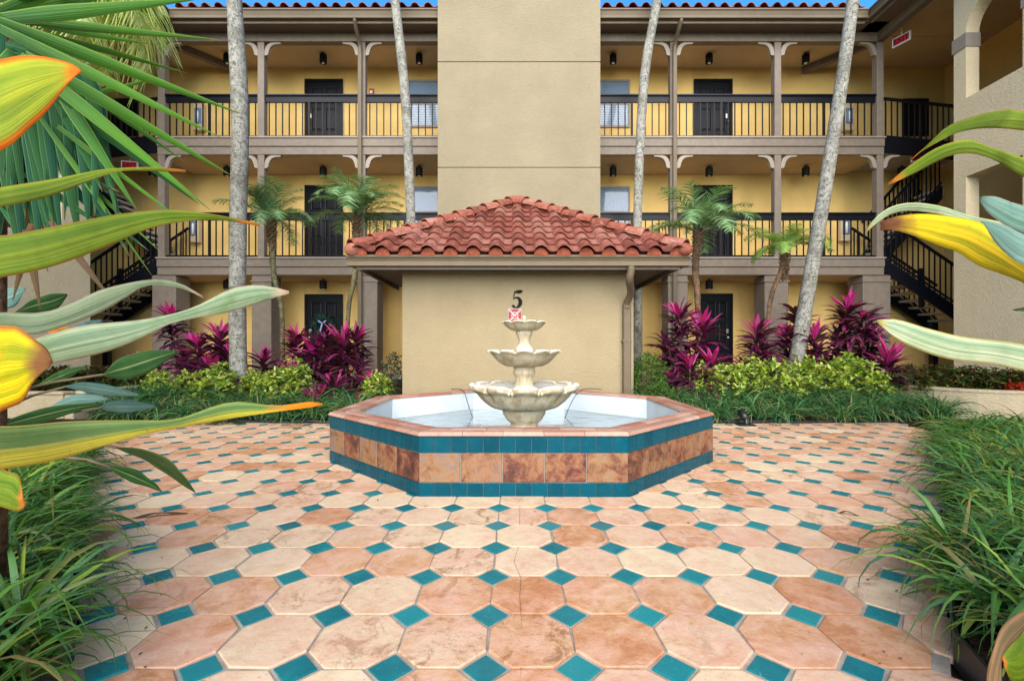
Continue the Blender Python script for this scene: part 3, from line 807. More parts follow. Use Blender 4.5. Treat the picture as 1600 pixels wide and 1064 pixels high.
def turned(name, prof, n=40): return MB().lathe([(.001, prof[0][1])] + prof + [(.001, prof[-1][1])], n, fc).build(name, M['stone'], ft, origin=(fc[0], fc[1], prof[0][1]), smooth=True)
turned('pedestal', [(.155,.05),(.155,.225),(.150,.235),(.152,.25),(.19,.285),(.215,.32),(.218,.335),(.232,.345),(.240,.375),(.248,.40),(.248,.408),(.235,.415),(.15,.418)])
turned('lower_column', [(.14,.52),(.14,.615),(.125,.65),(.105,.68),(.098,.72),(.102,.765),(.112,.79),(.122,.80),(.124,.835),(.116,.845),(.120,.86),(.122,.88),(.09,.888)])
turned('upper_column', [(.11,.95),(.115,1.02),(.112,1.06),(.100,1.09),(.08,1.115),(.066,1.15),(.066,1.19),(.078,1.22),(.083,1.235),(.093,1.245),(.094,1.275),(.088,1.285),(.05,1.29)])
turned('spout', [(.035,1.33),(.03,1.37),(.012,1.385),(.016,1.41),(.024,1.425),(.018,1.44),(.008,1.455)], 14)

# cables running over the coping into the water
def cable(pts, label):
    p = smooth_path(pts, 30)
    tag(MB().tube([Vector(q) for q in p], .0055, 6).build('pump_cable', M['pipe'], smooth=True), label, 'cable')
cable([(-.95, 6.98, .478), (-.86, 6.90, .492), (-.78, 6.82, .487), (-.70, 6.55, .47), (-.62, 6.2, .36), (-.53, 5.95, .20), (-.42, 5.7, .09)], 'thin black cable hanging into the pool left of the white fountain')
cable([(1.32, 6.95, .480), (1.15, 6.95, .490), (.98, 6.72, .492), (.86, 6.5, .42), (.74, 6.2, .30), (.66, 5.95, .20), (.6, 5.8, .08)], 'thin black cable hanging into the pool right of the white fountain')

# hairline crack running through one column of pavers
ck = [at(px, py, CAMZ * FPX / (py - CY)) for px, py in ((812, 790), (812, 850), (803, 880), (814, 906), (812, 936), (814, 962), (816, 1018), (813, 1062))]
MB().tube([Vector((p.x, p.y, .0088)) for p in ck], .0009, 5).build('crack', M['stem'], paving)

# ============================================================ APARTMENT BUILDING
YF, YD, YG, YT = 10.67, 11.87, 10.07, 9.95
F3, F2, F1 = 5.947, 3.19, .44
XL, XR = -8.10, 8.41
TXL, TXR = (684 - CX) * YT / FPX, (938 - CX) * YT / FPX
def xf(px, Y=YF): return (px - CX) * Y / FPX
def zf(py, Y=YF): return CAMZ + (CY - py) * Y / FPX
bld = empty('apartment_building', (0, YF, F1), 'three storey cream stucco apartment building with balcony walkways and black railings around the courtyard', 'building')

# back wall of the walkways with vertical control joints (gaps backed by a darker strip)
joints = sorted([-12.9, xf(477, YD) - .02, xf(537, YD) + .02, xf(684, YD)-1.0, TXL-.05, TXR+.6, xf(1083, YD) - .02, xf(1143, YD) + .02, 12.9])
mb = MB()
for a, b in zip(joints[:-1], joints[1:]):
    mb.box(a + .004, b - .004, YD, YD + .2, .43, 8.9)
mb.build('back_wall', M['stucco_bounce'], bld)
MB().box(-12.9, 12.9, YD + .008, YD + .19, .43, 8.88).build('wall_core', M['grout'], bld)

def slab_floor(z, name='walkway_floor'):
    for a, b in ((XL - .06, -.6), (.6, XR + .06)):
        MB().box(a, b, YF - .02, YD - .003, z - .36, z - .002).build(name, M['slab'], bld)
        MB().box(a - .01, b + .01, YF + .02, YD - .005, z - .385, z - .362).build('walkway_ceiling', M['ceiling'], bld)
    for a, b in ((XL - .08, TXL + .02), (TXR - .02, XR + .08)):
        MB().box(a, b, YF - .10, YF - .022, z - .215, z).build('fascia_board', M['trim'], bld, bevel=.006)
        MB().box(a, b, YF - .075, YF - .023, z - .40, z - .217).build('fascia_board', M['trim'], bld, bevel=.006)
        MB().box(a - .01, b + .01, YF - .125, YF - .102, z - .03, z + .004).build('drip_edge', M['trim_light'], bld)
for z in (F3, F2): slab_floor(z)
MB().box(-12.9, 12.9, YF + .02, YD - .004, 8.31, 8.36).build('walkway_ceiling', M['ceiling'], bld)
for a, b in ((XL - .08, TXL + .02), (TXR - .02, XR + .08)):
    MB().box(a, b, YF - .09, YF + .07, 8.135, 8.40).build('roof_beam', M['trim'], bld, bevel=.006)
    MB().box(a + .02, b - .02, YG + .16, YF - .095, 8.335, 8.36).build('soffit', M['soffit'], bld)

posts_top = [255, 410, 567, 1051, 1213, 1372]
def bracket_mesh():
    mb = MB(); n = 10; pts_o, pts_i = [], []
    # quarter-round bracket in x,z: foot on the post, arm under the beam
    c = smooth_path([(.03, -.30), (.075, -.285), (.095, -.20), (.14, -.10), (.22, -.05), (.34, -.035), (.37, -.03)], n)
    d = smooth_path([(.0, -.30), (.0, -.20), (.03, -.10), (.09, -.03), (.18, .0), (.28, .0), (.37, -.0)], n)
    v = [(p[0], -.035, p[1]) for p in c] + [(p[0], -.035, p[1]) for p in d] + [(p[0], .035, p[1]) for p in c] + [(p[0], .035, p[1]) for p in d]
    f = []
    for i in range(n-1):
        f += [(i, i+1, n+i+1, n+i), (2*n+i+1, 2*n+i, 3*n+i, 3*n+i+1), (i+1, i, 2*n+i, 2*n+i+1), (n+i, n+i+1, 3*n+i+1, 3*n+i)]
    f += [(0, n, 3*n, 2*n), (n-1, 3*n-1, 4*n-1, 2*n-1)]
    return mb.add(v, f).mesh('bracket', M['trim_light'])
BRK = bracket_mesh()
def post(px, z0, z1, sides=(-1, 1), w=.165):
    x = xf(px)
    o = MB().box(x - w/2, x + w/2, YF - .07, YF + .09, z0 + .004, z1).build('post', M['trim'], bld, bevel=.008)
    for s in sides:
        inst('bracket', BRK, o, (x + s * (w/2 + .001), YF - .02, z1 - .003), scale=(s, 1, 1))
    return o
for i, px in enumerate(posts_top):
    sd = (1,) if i == 0 else (-1,) if i == 5 else (-1, 1)
    post(px, F3, 8.135, sd, .155)
    post(px if i else 255, F2, F3 - .40, (1,) if i == 0 else (-1, 1), .155)
# heavy stucco columns of the ground floor
for a, b in ((240, 277), (395, 421), (560, 583), (1043, 1066), (1193, 1230), (1346, 1389)):
    xa, xb = xf(a), xf(b)
    if xb - xa < .45: xb = xa + .45
    c = MB().box(xa, xb, YF - .05, YF + .42, F1 - .02, F2 - .405).build('column', M['trim'], bld, bevel=.01)
    MB().box(xa - .02, xb + .02, YF - .072, YF + .44, F2 - .56, F2 - .52).build('collar', M['trim'], c, bevel=.004)

# railings: rails as one mesh, each baluster its own
def box_mesh(name, m, x, y, z): return MB().box(-x/2, x/2, -y/2, y/2, 0, z).mesh(name, m)
BAL = box_mesh('baluster', M['black'], .022, .022, .86)
BALT = box_mesh('baluster', M['black'], .045, .045, .86)
def railing(x0, y0, x1, y1, z, top=.98, thick=.15, step=.161, z1=None):
    z1 = z if z1 is None else z1
    p0, p1 = Vector((x0, y0, z)), Vector((x1, y1, z1))
    mb = MB(); U = Vector((0, 0, 1))
    mb.bar(p0 + U*(top - thick/2), p1 + U*(top - thick/2), .05, thick)
    if thick > .1: mb.bar(p0 + U*(top + .004), p1 + U*(top + .004), .12, .03)
    mb.bar(p0 + U*.045, p1 + U*.045, .035, .04)
    r = mb.build('railing', M['black'], bld)
    Lx = (p1 - p0).xy.length; n = max(1, int(Lx / step))
    for i in range(n + 1):
        t = (i + .5) / (n + 1); p = p0.lerp(p1, t)
        m_ = BALT if n > 8 and i == n // 2 else BAL
        inst('baluster', m_, r, (p.x, p.y, p.z + .05), (0, 0, math.atan2(y1-y0, x1-x0)), (1, 1, (top - thick/2 - .05) / .86))
    return r
for z in (F3, F2):
    tp = .98 if z == F3 else 1.02
    for a, b in ((255, 410), (410, 567), (567, None), (None, 1051), (1051, 1213), (1213, 1372)):
        xa = TXR + .0 if a is None else xf(a) + .08
        xb = TXL - .0 if b is None else xf(b) - .08
        railing(xa, YF, xb, YF, z, tp)

# doors
def door(x0, x1, z0, z1, knob=1, Y=YD):
    r = empty('door', ((x0+x1)/2, Y, z0), parent=bld)
    w = x1 - x0
    fr = MB()
    fr.box(x0, x0+.06, Y-.05, Y-.004, z0, z1).box(x1-.06, x1, Y-.05, Y-.004, z0, z1).box(x0+.06, x1-.06, Y-.05, Y-.004, z1-.06, z1)
    fr.build('door_frame', M['door'], r)
    MB().box(x0+.063, x1-.063, Y-.028, Y-.003, z0, z1-.063).build('door_leaf', M['door'], r)
    iw = w - .126
    zz = [(.09, .30), (.37, .66), (.72, .93)]
    H = z1 - .063 - z0
    for c in (0, 1):
        for a, b in zz:
            xa = x0 + .063 + iw * (.12 + .42*c); xb = xa + iw*.34
            za, zb = z0 + H*a, z0 + H*b
            v = [(xa,Y-.0285,za),(xb,Y-.0285,za),(xb,Y-.0285,zb),(xa,Y-.0285,zb)]
            g = .02; v += [(xa+g,Y-.022,za+g),(xb-g,Y-.022,za+g),(xb-g,Y-.022,zb-g),(xa+g,Y-.022,zb-g)]
            g = .05; v += [(xa+g,Y-.036,za+g),(xb-g,Y-.036,za+g),(xb-g,Y-.036,zb-g),(xa+g,Y-.036,zb-g)]
            f = [(i, (i+1)%4, 4+(i+1)%4, 4+i) for i in range(4)] + [(4+i, 4+(i+1)%4, 8+(i+1)%4, 8+i) for i in range(4)] + [(8,9,10,11)]
            # thin raised border keeps the mould proud of the leaf
            MB().add([(p[0], p[1]-.004, p[2]) for p in v], f).build('door_panel', M['door'], r)
    kx = (x1 - .14) if knob > 0 else (x0 + .14)
    MB().tube([(kx, Y-.03, z0+.95), (kx, Y-.06, z0+.95), (kx, Y-.075, z0+.95), (kx, Y-.10, z0+.95), (kx, Y-.105, z0+.95)], [.03, .03, .012, .03, .015], 12).build('door_knob', M['metal'], r, smooth=True)
    MB().box(kx-.032, kx+.032, Y-.04, Y-.029, z0+1.06, z0+1.17).build('deadbolt', M['metal'], r, bevel=.004)
    return r
DH = 2.10
for px0, px1, k in ((477, 536.5, -1), (1083.5, 1143.5, 1)):
    for z, top in ((F3, zf(125.2, YD)), (F2, zf(290.5, YD))):
        door(xf(px0, YD), xf(px1, YD), z, top, k)
door(xf(477, YD), xf(536.5, YD), F1, zf(460, YD), -1)
door(xf(1094, YD), xf(1144, YD) , F1, zf(459, YD), 1)

# windows
def window(x0, x1, z0, z1, blinds=1.0):
    Y = YD
    r = empty('window', ((x0+x1)/2, Y, z0), parent=bld)
    fr = MB(); t = .045
    fr.box(x0, x0+t, Y-.04, Y-.004, z0, z1).box(x1-t, x1, Y-.04, Y-.004, z0, z1).box(x0+t, x1-t, Y-.04, Y-.004, z1-t, z1).box(x0+t, x1-t, Y-.04, Y-.004, z0, z0+t)
    zm = (z0+z1)/2
    fr.box(x0+t, x1-t, Y-.036, Y-.006, zm-.02, zm+.02)
    fr.build('window_frame', M['trim_light'], r)
    MB().box(x0+t, x1-t, Y-.020, Y-.016, z0+t, zm-.02).build('pane', M['glass'], r)
    MB().box(x0+t, x1-t, Y-.030, Y-.026, zm+.02, z1-t).build('pane', M['glass'], r)
    bl = MB(); n = int((z1-z0-2*t) / .045)
    for i in range(n):
        z = z0 + t + .02 + i * .045
        bl.bar((x0+t+.01, Y-.008, z), (x1-t-.01, Y-.008, z), .012, .036, (0, -.45, 1))
    bl.build('blind', M['white'], r)
for z0, z1 in ((zf(200, YD), zf(126, YD)), (zf(372, YD), zf(292, YD)), (F1 + .9, F1 + 2.1)):
    window(xf(637, YD), xf(700, YD), z0, z1)
    window(xf(922, YD), xf(984, YD), z0, z1)

# tower in the middle with recessed horizontal joints
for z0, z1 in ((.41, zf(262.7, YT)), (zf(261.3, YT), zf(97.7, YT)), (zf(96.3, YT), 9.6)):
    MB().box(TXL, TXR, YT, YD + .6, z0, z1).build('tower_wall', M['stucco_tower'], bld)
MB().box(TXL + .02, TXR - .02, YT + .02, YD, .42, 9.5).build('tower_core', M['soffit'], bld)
MB().box(TXL - .12, TXR + .12, YT - .12, YD + .7, 9.601, 9.75).build('tower_cornice', M['trim'], bld)

# main roof: gutter, fascia, first course of tiles, roof behind
def gutter_prof(y0, z0, s=1, d=.13, h=.19):
    # open K-shaped trough, outer face towards -y
    o = [(y0, z0+h), (y0, z0+h-.03), (y0+.022*s, z0+h-.045), (y0+.045*s, z0+.07), (y0+.03*s, z0+.045), (y0+.03*s, z0), (y0+d*s, z0), (y0+d*s, z0+h)]
    i = [(y0+(d-.008)*s, z0+h), (y0+(d-.008)*s, z0+.01), (y0+.042*s, z0+.01), (y0+.056*s, z0+.07), (y0+.034*s, z0+h-.04), (y0+.012*s, z0+h-.02), (y0+.012*s, z0+h)]
    return o + i
def gutter_x(x0, x1, y0, z0, parent, name='gutter', **k):
    pts = [(x0, y, z) for y, z in gutter_prof(y0, z0, **k)]
    return MB().prism(pts, (x1 - x0, 0, 0)).build(name, M['gutter'], parent)
def gutter_y(ya, yb, x0, z0, sgn, parent, name='gutter', **k):
    pts = [(sgn * (a), ya, z) for a, z in gutter_prof(x0, z0, **k)]
    return MB().prism(pts, (0, yb - ya, 0)).build(name, M['gutter'], parent)
GZ = 8.33
gxl, gxr = XL + .56, XR - .66
gutter_x(gxl, TXL, YG, GZ, bld); gutter_x(TXR, gxr, YG, GZ, bld)
for a, b in ((gxl, TXL), (TXR, gxr)):
    MB().box(a, b, YG + .133, YG + .16, GZ - .055, GZ + .20).build('fascia_board', M['trim'], bld)
# wing eaves run towards the camera
for s, gx in ((-1, -gxl), (1, gxr)):
    gutter_y(-3.5, YG + .13, gx, GZ, s, bld)
    MB().box(s*(gx+.133), s*(gx+.16), -3.5, YG + .13, GZ - .055, GZ + .20).build('fascia_board', M['trim'], bld)
    xw = abs(XL if s < 0 else XR)
    MB().box(s*(gx+.161), s*(xw - .095), -3.5, YF - .1, 8.335, 8.36).build('soffit', M['soffit'], bld)
    MB().box(s*(xw-.09), s*(xw+.07), -3.5, YF - .1, 8.135, 8.40).build('roof_beam', M['trim'], bld)
    MB().box(s*(xw+.075), s*12.9, -3.5, YF + .015, 8.315, 8.36).build('walkway_ceiling', M['ceiling'], bld)
    # diagonal hip beam under the ceiling
    MB().bar((s*(xw-.0)+(.0), YF+.0, 8.22), (s*(xw - 1.0), YD - .02, 8.22), .11, .16).build('hip_beam', M['soffit'], bld)

# --- S-shaped clay tile
def s_tile(w, L, name, m, hh=.07, th=.014, n=12, x_lo=None, x_hi=None, y0=0.0, lift=.03, taper=.0):
    """one pan tile: width w along x, length L up the slope (+y), front edge at y0, lying in z; front edge lifted"""
    prof = []
    for i in range(n + 1):
        u = i / n
        x = u * w * 1.04
        if u < .60: z = hh * math.sin(math.pi * u / .60) ** .62
        else: z = -.014 * math.sin(math.pi * (u - .60) / .40)
        prof.append((x - w * .31, z))
    def cl(x): 
        if x_lo is not None: x = max(x, x_lo)
        if x_hi is not None: x = min(x, x_hi)
        return x
    v = []
    for yy, lf in ((y0, lift), (y0 + L, 0.0)):
        for x, z in prof: v.append((cl(x), yy, z + lf + th))
        for x, z in prof: v.append((cl(x), yy, z + lf))
    N = n + 1; f = []
    for i in range(n):
        f.append((i, i+1, 2*N+i+1, 2*N+i))
        f.append((N+i+1, N+i, 3*N+i, 3*N+i+1))
        f.append((i+1, i, N+i, N+i+1))
    f.append((0, 2*N, 3*N, N)); f.append((N-1+N, 3*N+N-1, 2*N+N-1, N-1))
    mb = MB().add(v, f)
    return mb, mb.mesh(name, m, smooth=False)

TW = .2865
roof = MB()
pitch = R(20)
for a, b, xt in ((gxl, TXL, 0), (TXR, gxr, 0)):
    roof.prism([(a-.2, YG+.10, GZ+.17), (a-.2, YG+.10, GZ+.21), (a-.2, YG+5.0, GZ+.21+4.9*math.tan(pitch)), (a-.2, YG+5.0, GZ+.17)], (b-a+.4, 0, 0))
roofo = roof.build('roof', M['mortar'], bld)
tmb, tme = s_tile(TW, .42, 'roof_tile', M['rooftile'])
for a, b in ((gxl + .1, TXL - .05), (TXR + .05, gxr - .1)):
    n = int((b - a) / TW)
    for i in range(n):
        x = a + (i + .4) * TW
        inst('roof_tile', tme, roofo, (x, YG + .04, GZ + .215), (pitch, 0, 0))
rest = MB()
for a, b in ((gxl + .1, TXL - .05), (TXR + .05, gxr - .1)):
    n = int((b - a) / TW)
    for i in range(n):
        for r_ in range(1, 12):
            x = a + (i + .4) * TW; d = r_ * .36
            cy_, cz_ = YG + .04 + d*math.cos(pitch), GZ + .215 + d*math.sin(pitch)
            rest.add([(x+p[0], cy_ + p[1]*math.cos(pitch) - p[2]*math.sin(pitch), cz_ + p[1]*math.sin(pitch) + p[2]*math.cos(pitch)) for p in tmb.v], tmb.f)
ro = rest.build('roof_tile', M['rooftile'], roofo); ro["kind"] = "stuff"
# wing roofs
for s, gx in ((-1, -gxl), (1, gxr)):
    MB().prism([(s*(gx+.1), -3.5, GZ+.17), (s*(gx+.1), -3.5, GZ+.21), (s*(gx+5.2), -3.5, GZ+.21+5.1*math.tan(pitch)), (s*(gx+5.2), -3.5, GZ+.17)], (0, YG+5.5, 0)).build('wing_roof', M['rooftile'], bld)
MB().box(-13, 13, YD+.25, YD+3.2, 8.2, 8.45).build('roof_deck', M['soffit'], bld)
MB().box(-13, 13, 15.0, 15.2, .4, 8.2).build('rear_wall', M['stucco'], bld)

# downspouts in front of two posts
def downspout(parent, path, r=.042):
    p = smooth_path(path, 40)
    mb = MB()
    pts = [Vector(q) for q in p]
    mb.tube(pts, r, 8)
    return mb.build('downspout', M['gutter'], parent, smooth=True)
for px in (567, 1051):
    s = -1 if px < 800 else 1
    x = xf(px) + (-.02 if px < 800 else .0)
    downspout(bld, [(x + .01, YG+.08, GZ-.005), (x + .01, YG+.09, 8.30), (x, YG+.20, 8.20), (x, YF-.22, 8.08), (x, YF-.14, 7.97), (x, YF-.135, 7.8)], .045)
    MB().box(x-.045, x+.045, YF-.175, YF-.128, F1, 7.82).build('downspout', M['gutter'], bld, bevel=.008)

# ---- wings: stair towers with arched openings
def wing(s):
    X = 8.5; xo = X + .25
    if s < 0: X, xo = 8.16, 8.41
    k = X / 8.5
    yf_ = 8.93 * k if s > 0 else 8.9
    ya, yb = (8.69*k, 7.72*k)
    mat = M['stucco_wing_lit']
    mb = MB()
    def W(y0, y1, z0, z1): mb.box(s*X, s*xo, y0, y1, z0, z1)
    # solid part towards the camera, with the far pier
    zt = 8.30
    W(ya, yf_, .3, zt)
    W(yb, ya, .3, 3.05)
    W(yb, ya, 4.33, 5.80)
    W(-3.5, yb, .3, zt)
    # arch head: columns of quads between the arc and the top
    ym, rr = (ya+yb)/2, (ya-yb)/2; zs = 7.04; n = 18
    for i in range(n):
        t0, t1 = math.pi*i/n, math.pi*(i+1)/n
        y0, z0 = ym + rr*math.cos(t0), zs + rr*1.0*math.sin(t0)
        y1, z1 = ym + rr*math.cos(t1), zs + rr*1.0*math.sin(t1)
        mb.prism([(s*X, y0, z0), (s*X, y0, zt), (s*X, y1, zt), (s*X, y1, z1)], (s*(xo-X), 0, 0))
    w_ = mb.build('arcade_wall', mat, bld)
    # impost bands wrap the piers
    MB().box(s*(X-.02), s*(xo+.012), ya-.015, yf_+.02, zs-.27, zs-.01).build('impost_band', M['trim_light'], w_)
    MB().box(s*(X-.02), s*(xo+.012), 6.9*k, yb+.015, zs-.27, zs-.01).build('impost_band', M['trim_light'], w_)
    # inside of the stair well
    MB().box(s*(xo+2.3), s*(xo+2.4), -3.5, YD-.01, .43, 8.3).build('stairwell_wall', M['stucco_bounce'], bld)
    MB().box(s*(xo+.003), s*(xo+2.298), 6.2, 6.35, .43, 8.3).build('stairwell_wall', M['stucco_bounce'], bld)
    for z in (F3 - .15, F2 - .15):
        MB().box(s*(xo+.003), s*(xo+2.295), 6.36, 7.6, z-.2, z).build('stair_landing', M['slab'], bld)
    return xo
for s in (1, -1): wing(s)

# ---- stairs: flights in the corners
def flight(s, x0, z0, x1, z1, ya, yb, n, rail=True):
    """steps from (x0,z0) down to (x1,z1), between depths ya and yb"""
    r = empty('staircase', (s*x0, ya, z1), parent=bld)
    sm = MB()
    for y in (ya, yb):
        sm.prism([(s*x0, y, z0+.02), (s*x1, y, z1+.02), (s*x1, y, z1-.30), (s*x0, y, z0-.30)], (0, .05, 0))
    sm.build('stringer', M['black'], r)
    tm = MB().box(-.15, .15, ya+.055, yb-.005, -.05, 0).mesh('tread', M['tread'], (0, 0, 0))
    for i in range(n):
        t = (i + .5) / n
        inst('tread', tm, r, (s*(x0+(x1-x0)*t), 0, z0 + (z1-z0)*t))
    if rail:
        for y in (ya+.025, yb+.025):
            a, b = Vector((s*x0, y, z0)), Vector((s*x1, y, z1)); U = Vector((0, 0, 1))
            MB().bar(a+U*.95, b+U*.95, .045, .05).bar(a+U*.10, b+U*.10, .03, .035).build('handrail', M['black'], r)
            nb = int((b-a).length / .15)
            for i in range(nb):
                p = a.lerp(b, (i+.5)/nb)
                inst('baluster', BAL, r, (p.x, p.y, p.z+.02), scale=(1, 1, 1.06))
    return r
for s, xw in ((1, XR), (-1, -XL)):
    x0 = xw + .18
    # landing of the top floor with its dark edge beam and railing bending away
    MB().prism([(s*(xw+.085), YF, F3-.30), (s*(xw+2.2), YF+.33, F3-.30), (s*(xw+2.2), YD-.01, F3-.30), (s*(xw+.085), YD-.01, F3-.30)], (0, 0, .29)).build('stair_landing', M['slab'], bld)
    MB().bar((s*(xw+.08), YF-.04, F3-.16), (s*(xw+2.3), YF+.30, F3-.21), .05, .36).build('landing_beam', M['black'], bld)
    railing(s*(xw+.09), YF-.02, s*(xw+2.3), YF+.36, F3, .94, .055)
    MB().prism([(s*(xw+.085), YF+.1, F2-.30), (s*(xw+.25), YF+.1, F2-.30), (s*(xw+.25), YD-.01, F2-.30), (s*(xw+.085), YD-.01, F2-.30)], (0, 0, .29)).build('stair_landing', M['slab'], bld)
    flight(s, xw+.10, F2, xw+2.25, F2-1.45, YF-.03, YF+.95, 9)
    flight(s, xw+2.0, F3-.9, xw+.5, F2+.2, YF+.55, YD-.08, 9, rail=(s > 0))
    # hanging strut
    MB().box(s*(xw+.90), s*(xw+.98), YF-.09, YF-.035, F2-1.15, F2-.25).build('hanger', M['black'], bld)
    MB().box(s*(xw+1.72), s*(xw+1.85), YF+.5, YF+.62, F1, F2-1.45).build('stair_post', M['black'], bld)
    MB().box(s*(xw+1.55), s*(xw+2.2), YD-.06, YD-.005, F3+.6, F3+1.55).build('stairwell_panel', M['black'], bld)

# ------------------------------------------------------------ lamps, exit signs, cabinets, alarm
LAMP = MB().lathe([(.001, 0), (.075, 0), (.085, .01), (.085, .19), (.075, .205), (.001, .205)], 16).mesh('ceiling_light', M['lampblack'], smooth=False)
BULB = MB().lathe([(.001, -.002), (.035, -.002), (.035, .004), (.001, .004)], 12).mesh('bulb', M['white'])
def lamp(px, py, zc, label):
    Y = 11.28; x = xf(px, Y)
    r = empty('ceiling_light', (x, Y, zc), label, 'ceiling light', 'black cylinder lights along the walkways')
    inst('lamp_body', LAMP, r, (x, Y, zc - .245))
    inst('bulb', BULB, r, (x, Y, zc - .25))
    MB().tube([(x, Y, zc-.04), (x, Y, zc+.003)], .025, 8).build('lamp_stem', M['lampblack'], r)
C3, C2, C1 = 8.31, F3 - .385, F2 - .385
fl = {'top': (C3, 88), 'middle': (C2, 263), 'ground': (C1, 437)}
for px, fs, txt in ((355, ('top', 'middle', 'ground'), 'behind the thick grey palm trunk, on the {} floor ceiling'), (505, ('top', 'middle', 'ground'), 'above the left-hand door, on the {} floor ceiling'),
                (655, ('top', 'middle'), 'near the window left of the tower, on the {} floor ceiling'), (958, ('top', 'middle'), 'near the window right of the tower, on the {} floor ceiling'),
                (1108, ('top', 'middle', 'ground'), 'above the right-hand door, on the {} floor ceiling'), (1259, ('top', 'middle'), 'right of the right-hand door, on the {} floor ceiling'),
                (1409, ('middle', 'ground'), 'in the corner by the right stairs, on the {} floor ceiling'), (238, ('middle',), 'by the left stair corner, on the {} floor ceiling')):
    for f_ in fs:
        lamp(px, fl[f_][1], fl[f_][0], 'small black cylinder light ' + txt.format(f_))

def text_mesh(name, body, size, depth, m, parent, loc, rot, align='CENTER'):
    c = bpy.data.curves.new(name, 'FONT'); c.body = body; c.size = size; c.extrude = depth; c.align_x = align; c.align_y = 'CENTER'
    c.resolution_u = 3
    o = bpy.data.objects.new(name, c); c.materials.append(m)
    C.objects.link(o); bpy.context.view_layer.update()
    me = bpy.data.meshes.new_from_object(o.evaluated_get(bpy.context.evaluated_depsgraph_get()))
    bpy.data.objects.remove(o); me.name = name
    o = bpy.data.objects.new(name, me)
    _link(o, parent, loc); o.rotation_euler = rot
    return o
def exit_sign(loc, rz, label, drop):
    x, y, z = loc
    r = empty('exit_sign', loc, label, 'exit sign'); r.rotation_euler = (0, 0, 0)
    c_, s_ = math.cos(rz), math.sin(rz)
    def P(a, b, c): return (x + a*c_ - b*s_, y + a*s_ + b*c_, z + c)
    mb = MB(); bx = [(-.17,-.02),(.17,-.02),(.17,.02),(-.17,.02)]
    mb.prism([P(a, b, -.10) for a, b in bx], (0, 0, .20)).build('sign_box', M['white'], r)
    mb = MB(); mb.prism([P(a, b, -.075) for a, b in [(-.15,-.024),(.15,-.024),(.15,-.021),(-.15,-.021)]], (0, 0, .15)).build('sign_face', M['red'], r)
    text_mesh('lettering', 'EXIT', .14, .002, M['lampblack'], r, P(0, -.026, 0), (R(90), 0, rz))
    MB().tube([P(0, 0, .10), P(0, 0, drop)], .012, 8).build('sign_stem', M['white'], r)
exit_sign((8.64, 10.3, 7.98), R(-66), 'red and white EXIT sign at the top right corner post', .33)
exit_sign((xf(203, 10.9), 10.9, zf(259, 10.9)), R(12), 'red EXIT sign below the left stair landing', .15)
exit_sign((xf(1436, 10.9), 10.9, zf(247, 10.9)), R(-12), 'red EXIT sign under the right stair landing, half behind a leaf', .10)

def cabinet(px, py, label):
    Y = YD; p = at(px, py, Y)
    r = empty('extinguisher_cabinet', (p.x, Y, p.z - .2), label, 'fire extinguisher cabinet', 'extinguisher cabinets on the walkway wall')
    MB().box(p.x-.13, p.x+.13, Y-.14, Y-.003, p.z-.34, p.z+.34).build('cabinet_body', M['cabinet'], r, bevel=.01)
    MB().box(p.x-.09, p.x+.09, Y-.146, Y-.1405, p.z-.18, p.z+.22).build('cabinet_window', M['glass'], r)
    MB().tube([(p.x, Y-.16, p.z-.15), (p.x, Y-.16, p.z+.10), (p.x, Y-.16, p.z+.14)], [.028, .028, .014], 12).build('extinguisher_front', M['white'], r, smooth=True)
cabinet(315, 187, 'tan extinguisher cabinet on the top floor wall, left bay')
cabinet(308, 360, 'tan extinguisher cabinet on the middle floor wall, left bay')
cabinet(1321, 187, 'tan extinguisher cabinet on the top floor wall behind the leaning palm')
cabinet(1316, 358, 'tan extinguisher cabinet on the middle floor wall, right bay')
p = at(581, 145, YD)
al = empty('fire_alarm', (p.x, YD, p.z), 'small red fire alarm on the top floor wall right of the left door', 'fire alarm')
MB().box(p.x-.06, p.x+.06, YD-.05, YD-.003, p.z-.08, p.z+.08).build('alarm_body', M['red'], al, bevel=.008)
MB().box(p.x-.03, p.x+.03, YD-.062, YD-.051, p.z-.05, p.z+.02).build('strobe', M['white'], al)
# wreath on the ground floor door
p = at(506, 508, YD - .08)
wr = empty('door_wreath', p, 'round green wreath with pale blue ribbon hanging on the left ground floor door', 'wreath')
mb = MB(); n = 220
cen = np.zeros((n, 3, 3)); sd = np.zeros((n, 3, 3))
for i in range(n):
    a = rng.uniform(0, 2*math.pi); rr = .20 + rng.normal(0, .03); d = np.array([math.cos(a+rng.normal(0,.8)), -.3+rng.normal(0,.3), math.sin(a+rng.normal(0,.8))])*.09
    b = np.array([p.x + rr*math.cos(a), p.y-.03+rng.normal(0,.015), p.z + rr*math.sin(a)])
    for k in range(3): cen[i, k] = b + d*k/2; sd[i, k] = np.array([rng.normal(), 0, rng.normal()])*.007*(1-.3*k)
mesh_obj('greenery', strips('greenery', cen, sd, m=M['shrub_blue']), wr)
rb = MB()
ribm = simple('pale_blue_ribbon', c4(.28, .38, .62), .5, .4, .1)
for a, b in (((-.02,.05),(-.10,.11)), ((.02,.05),(.10,.11)), ((0,.04),(-.05,-.16)), ((0,.04),(.06,-.17))):
    rb.bar((p.x+a[0], p.y-.10, p.z+a[1]), (p.x+b[0], p.y-.11, p.z+b[1]), .035, .008, (0, 1, .1))
rb.build('ribbon', ribm, wr)

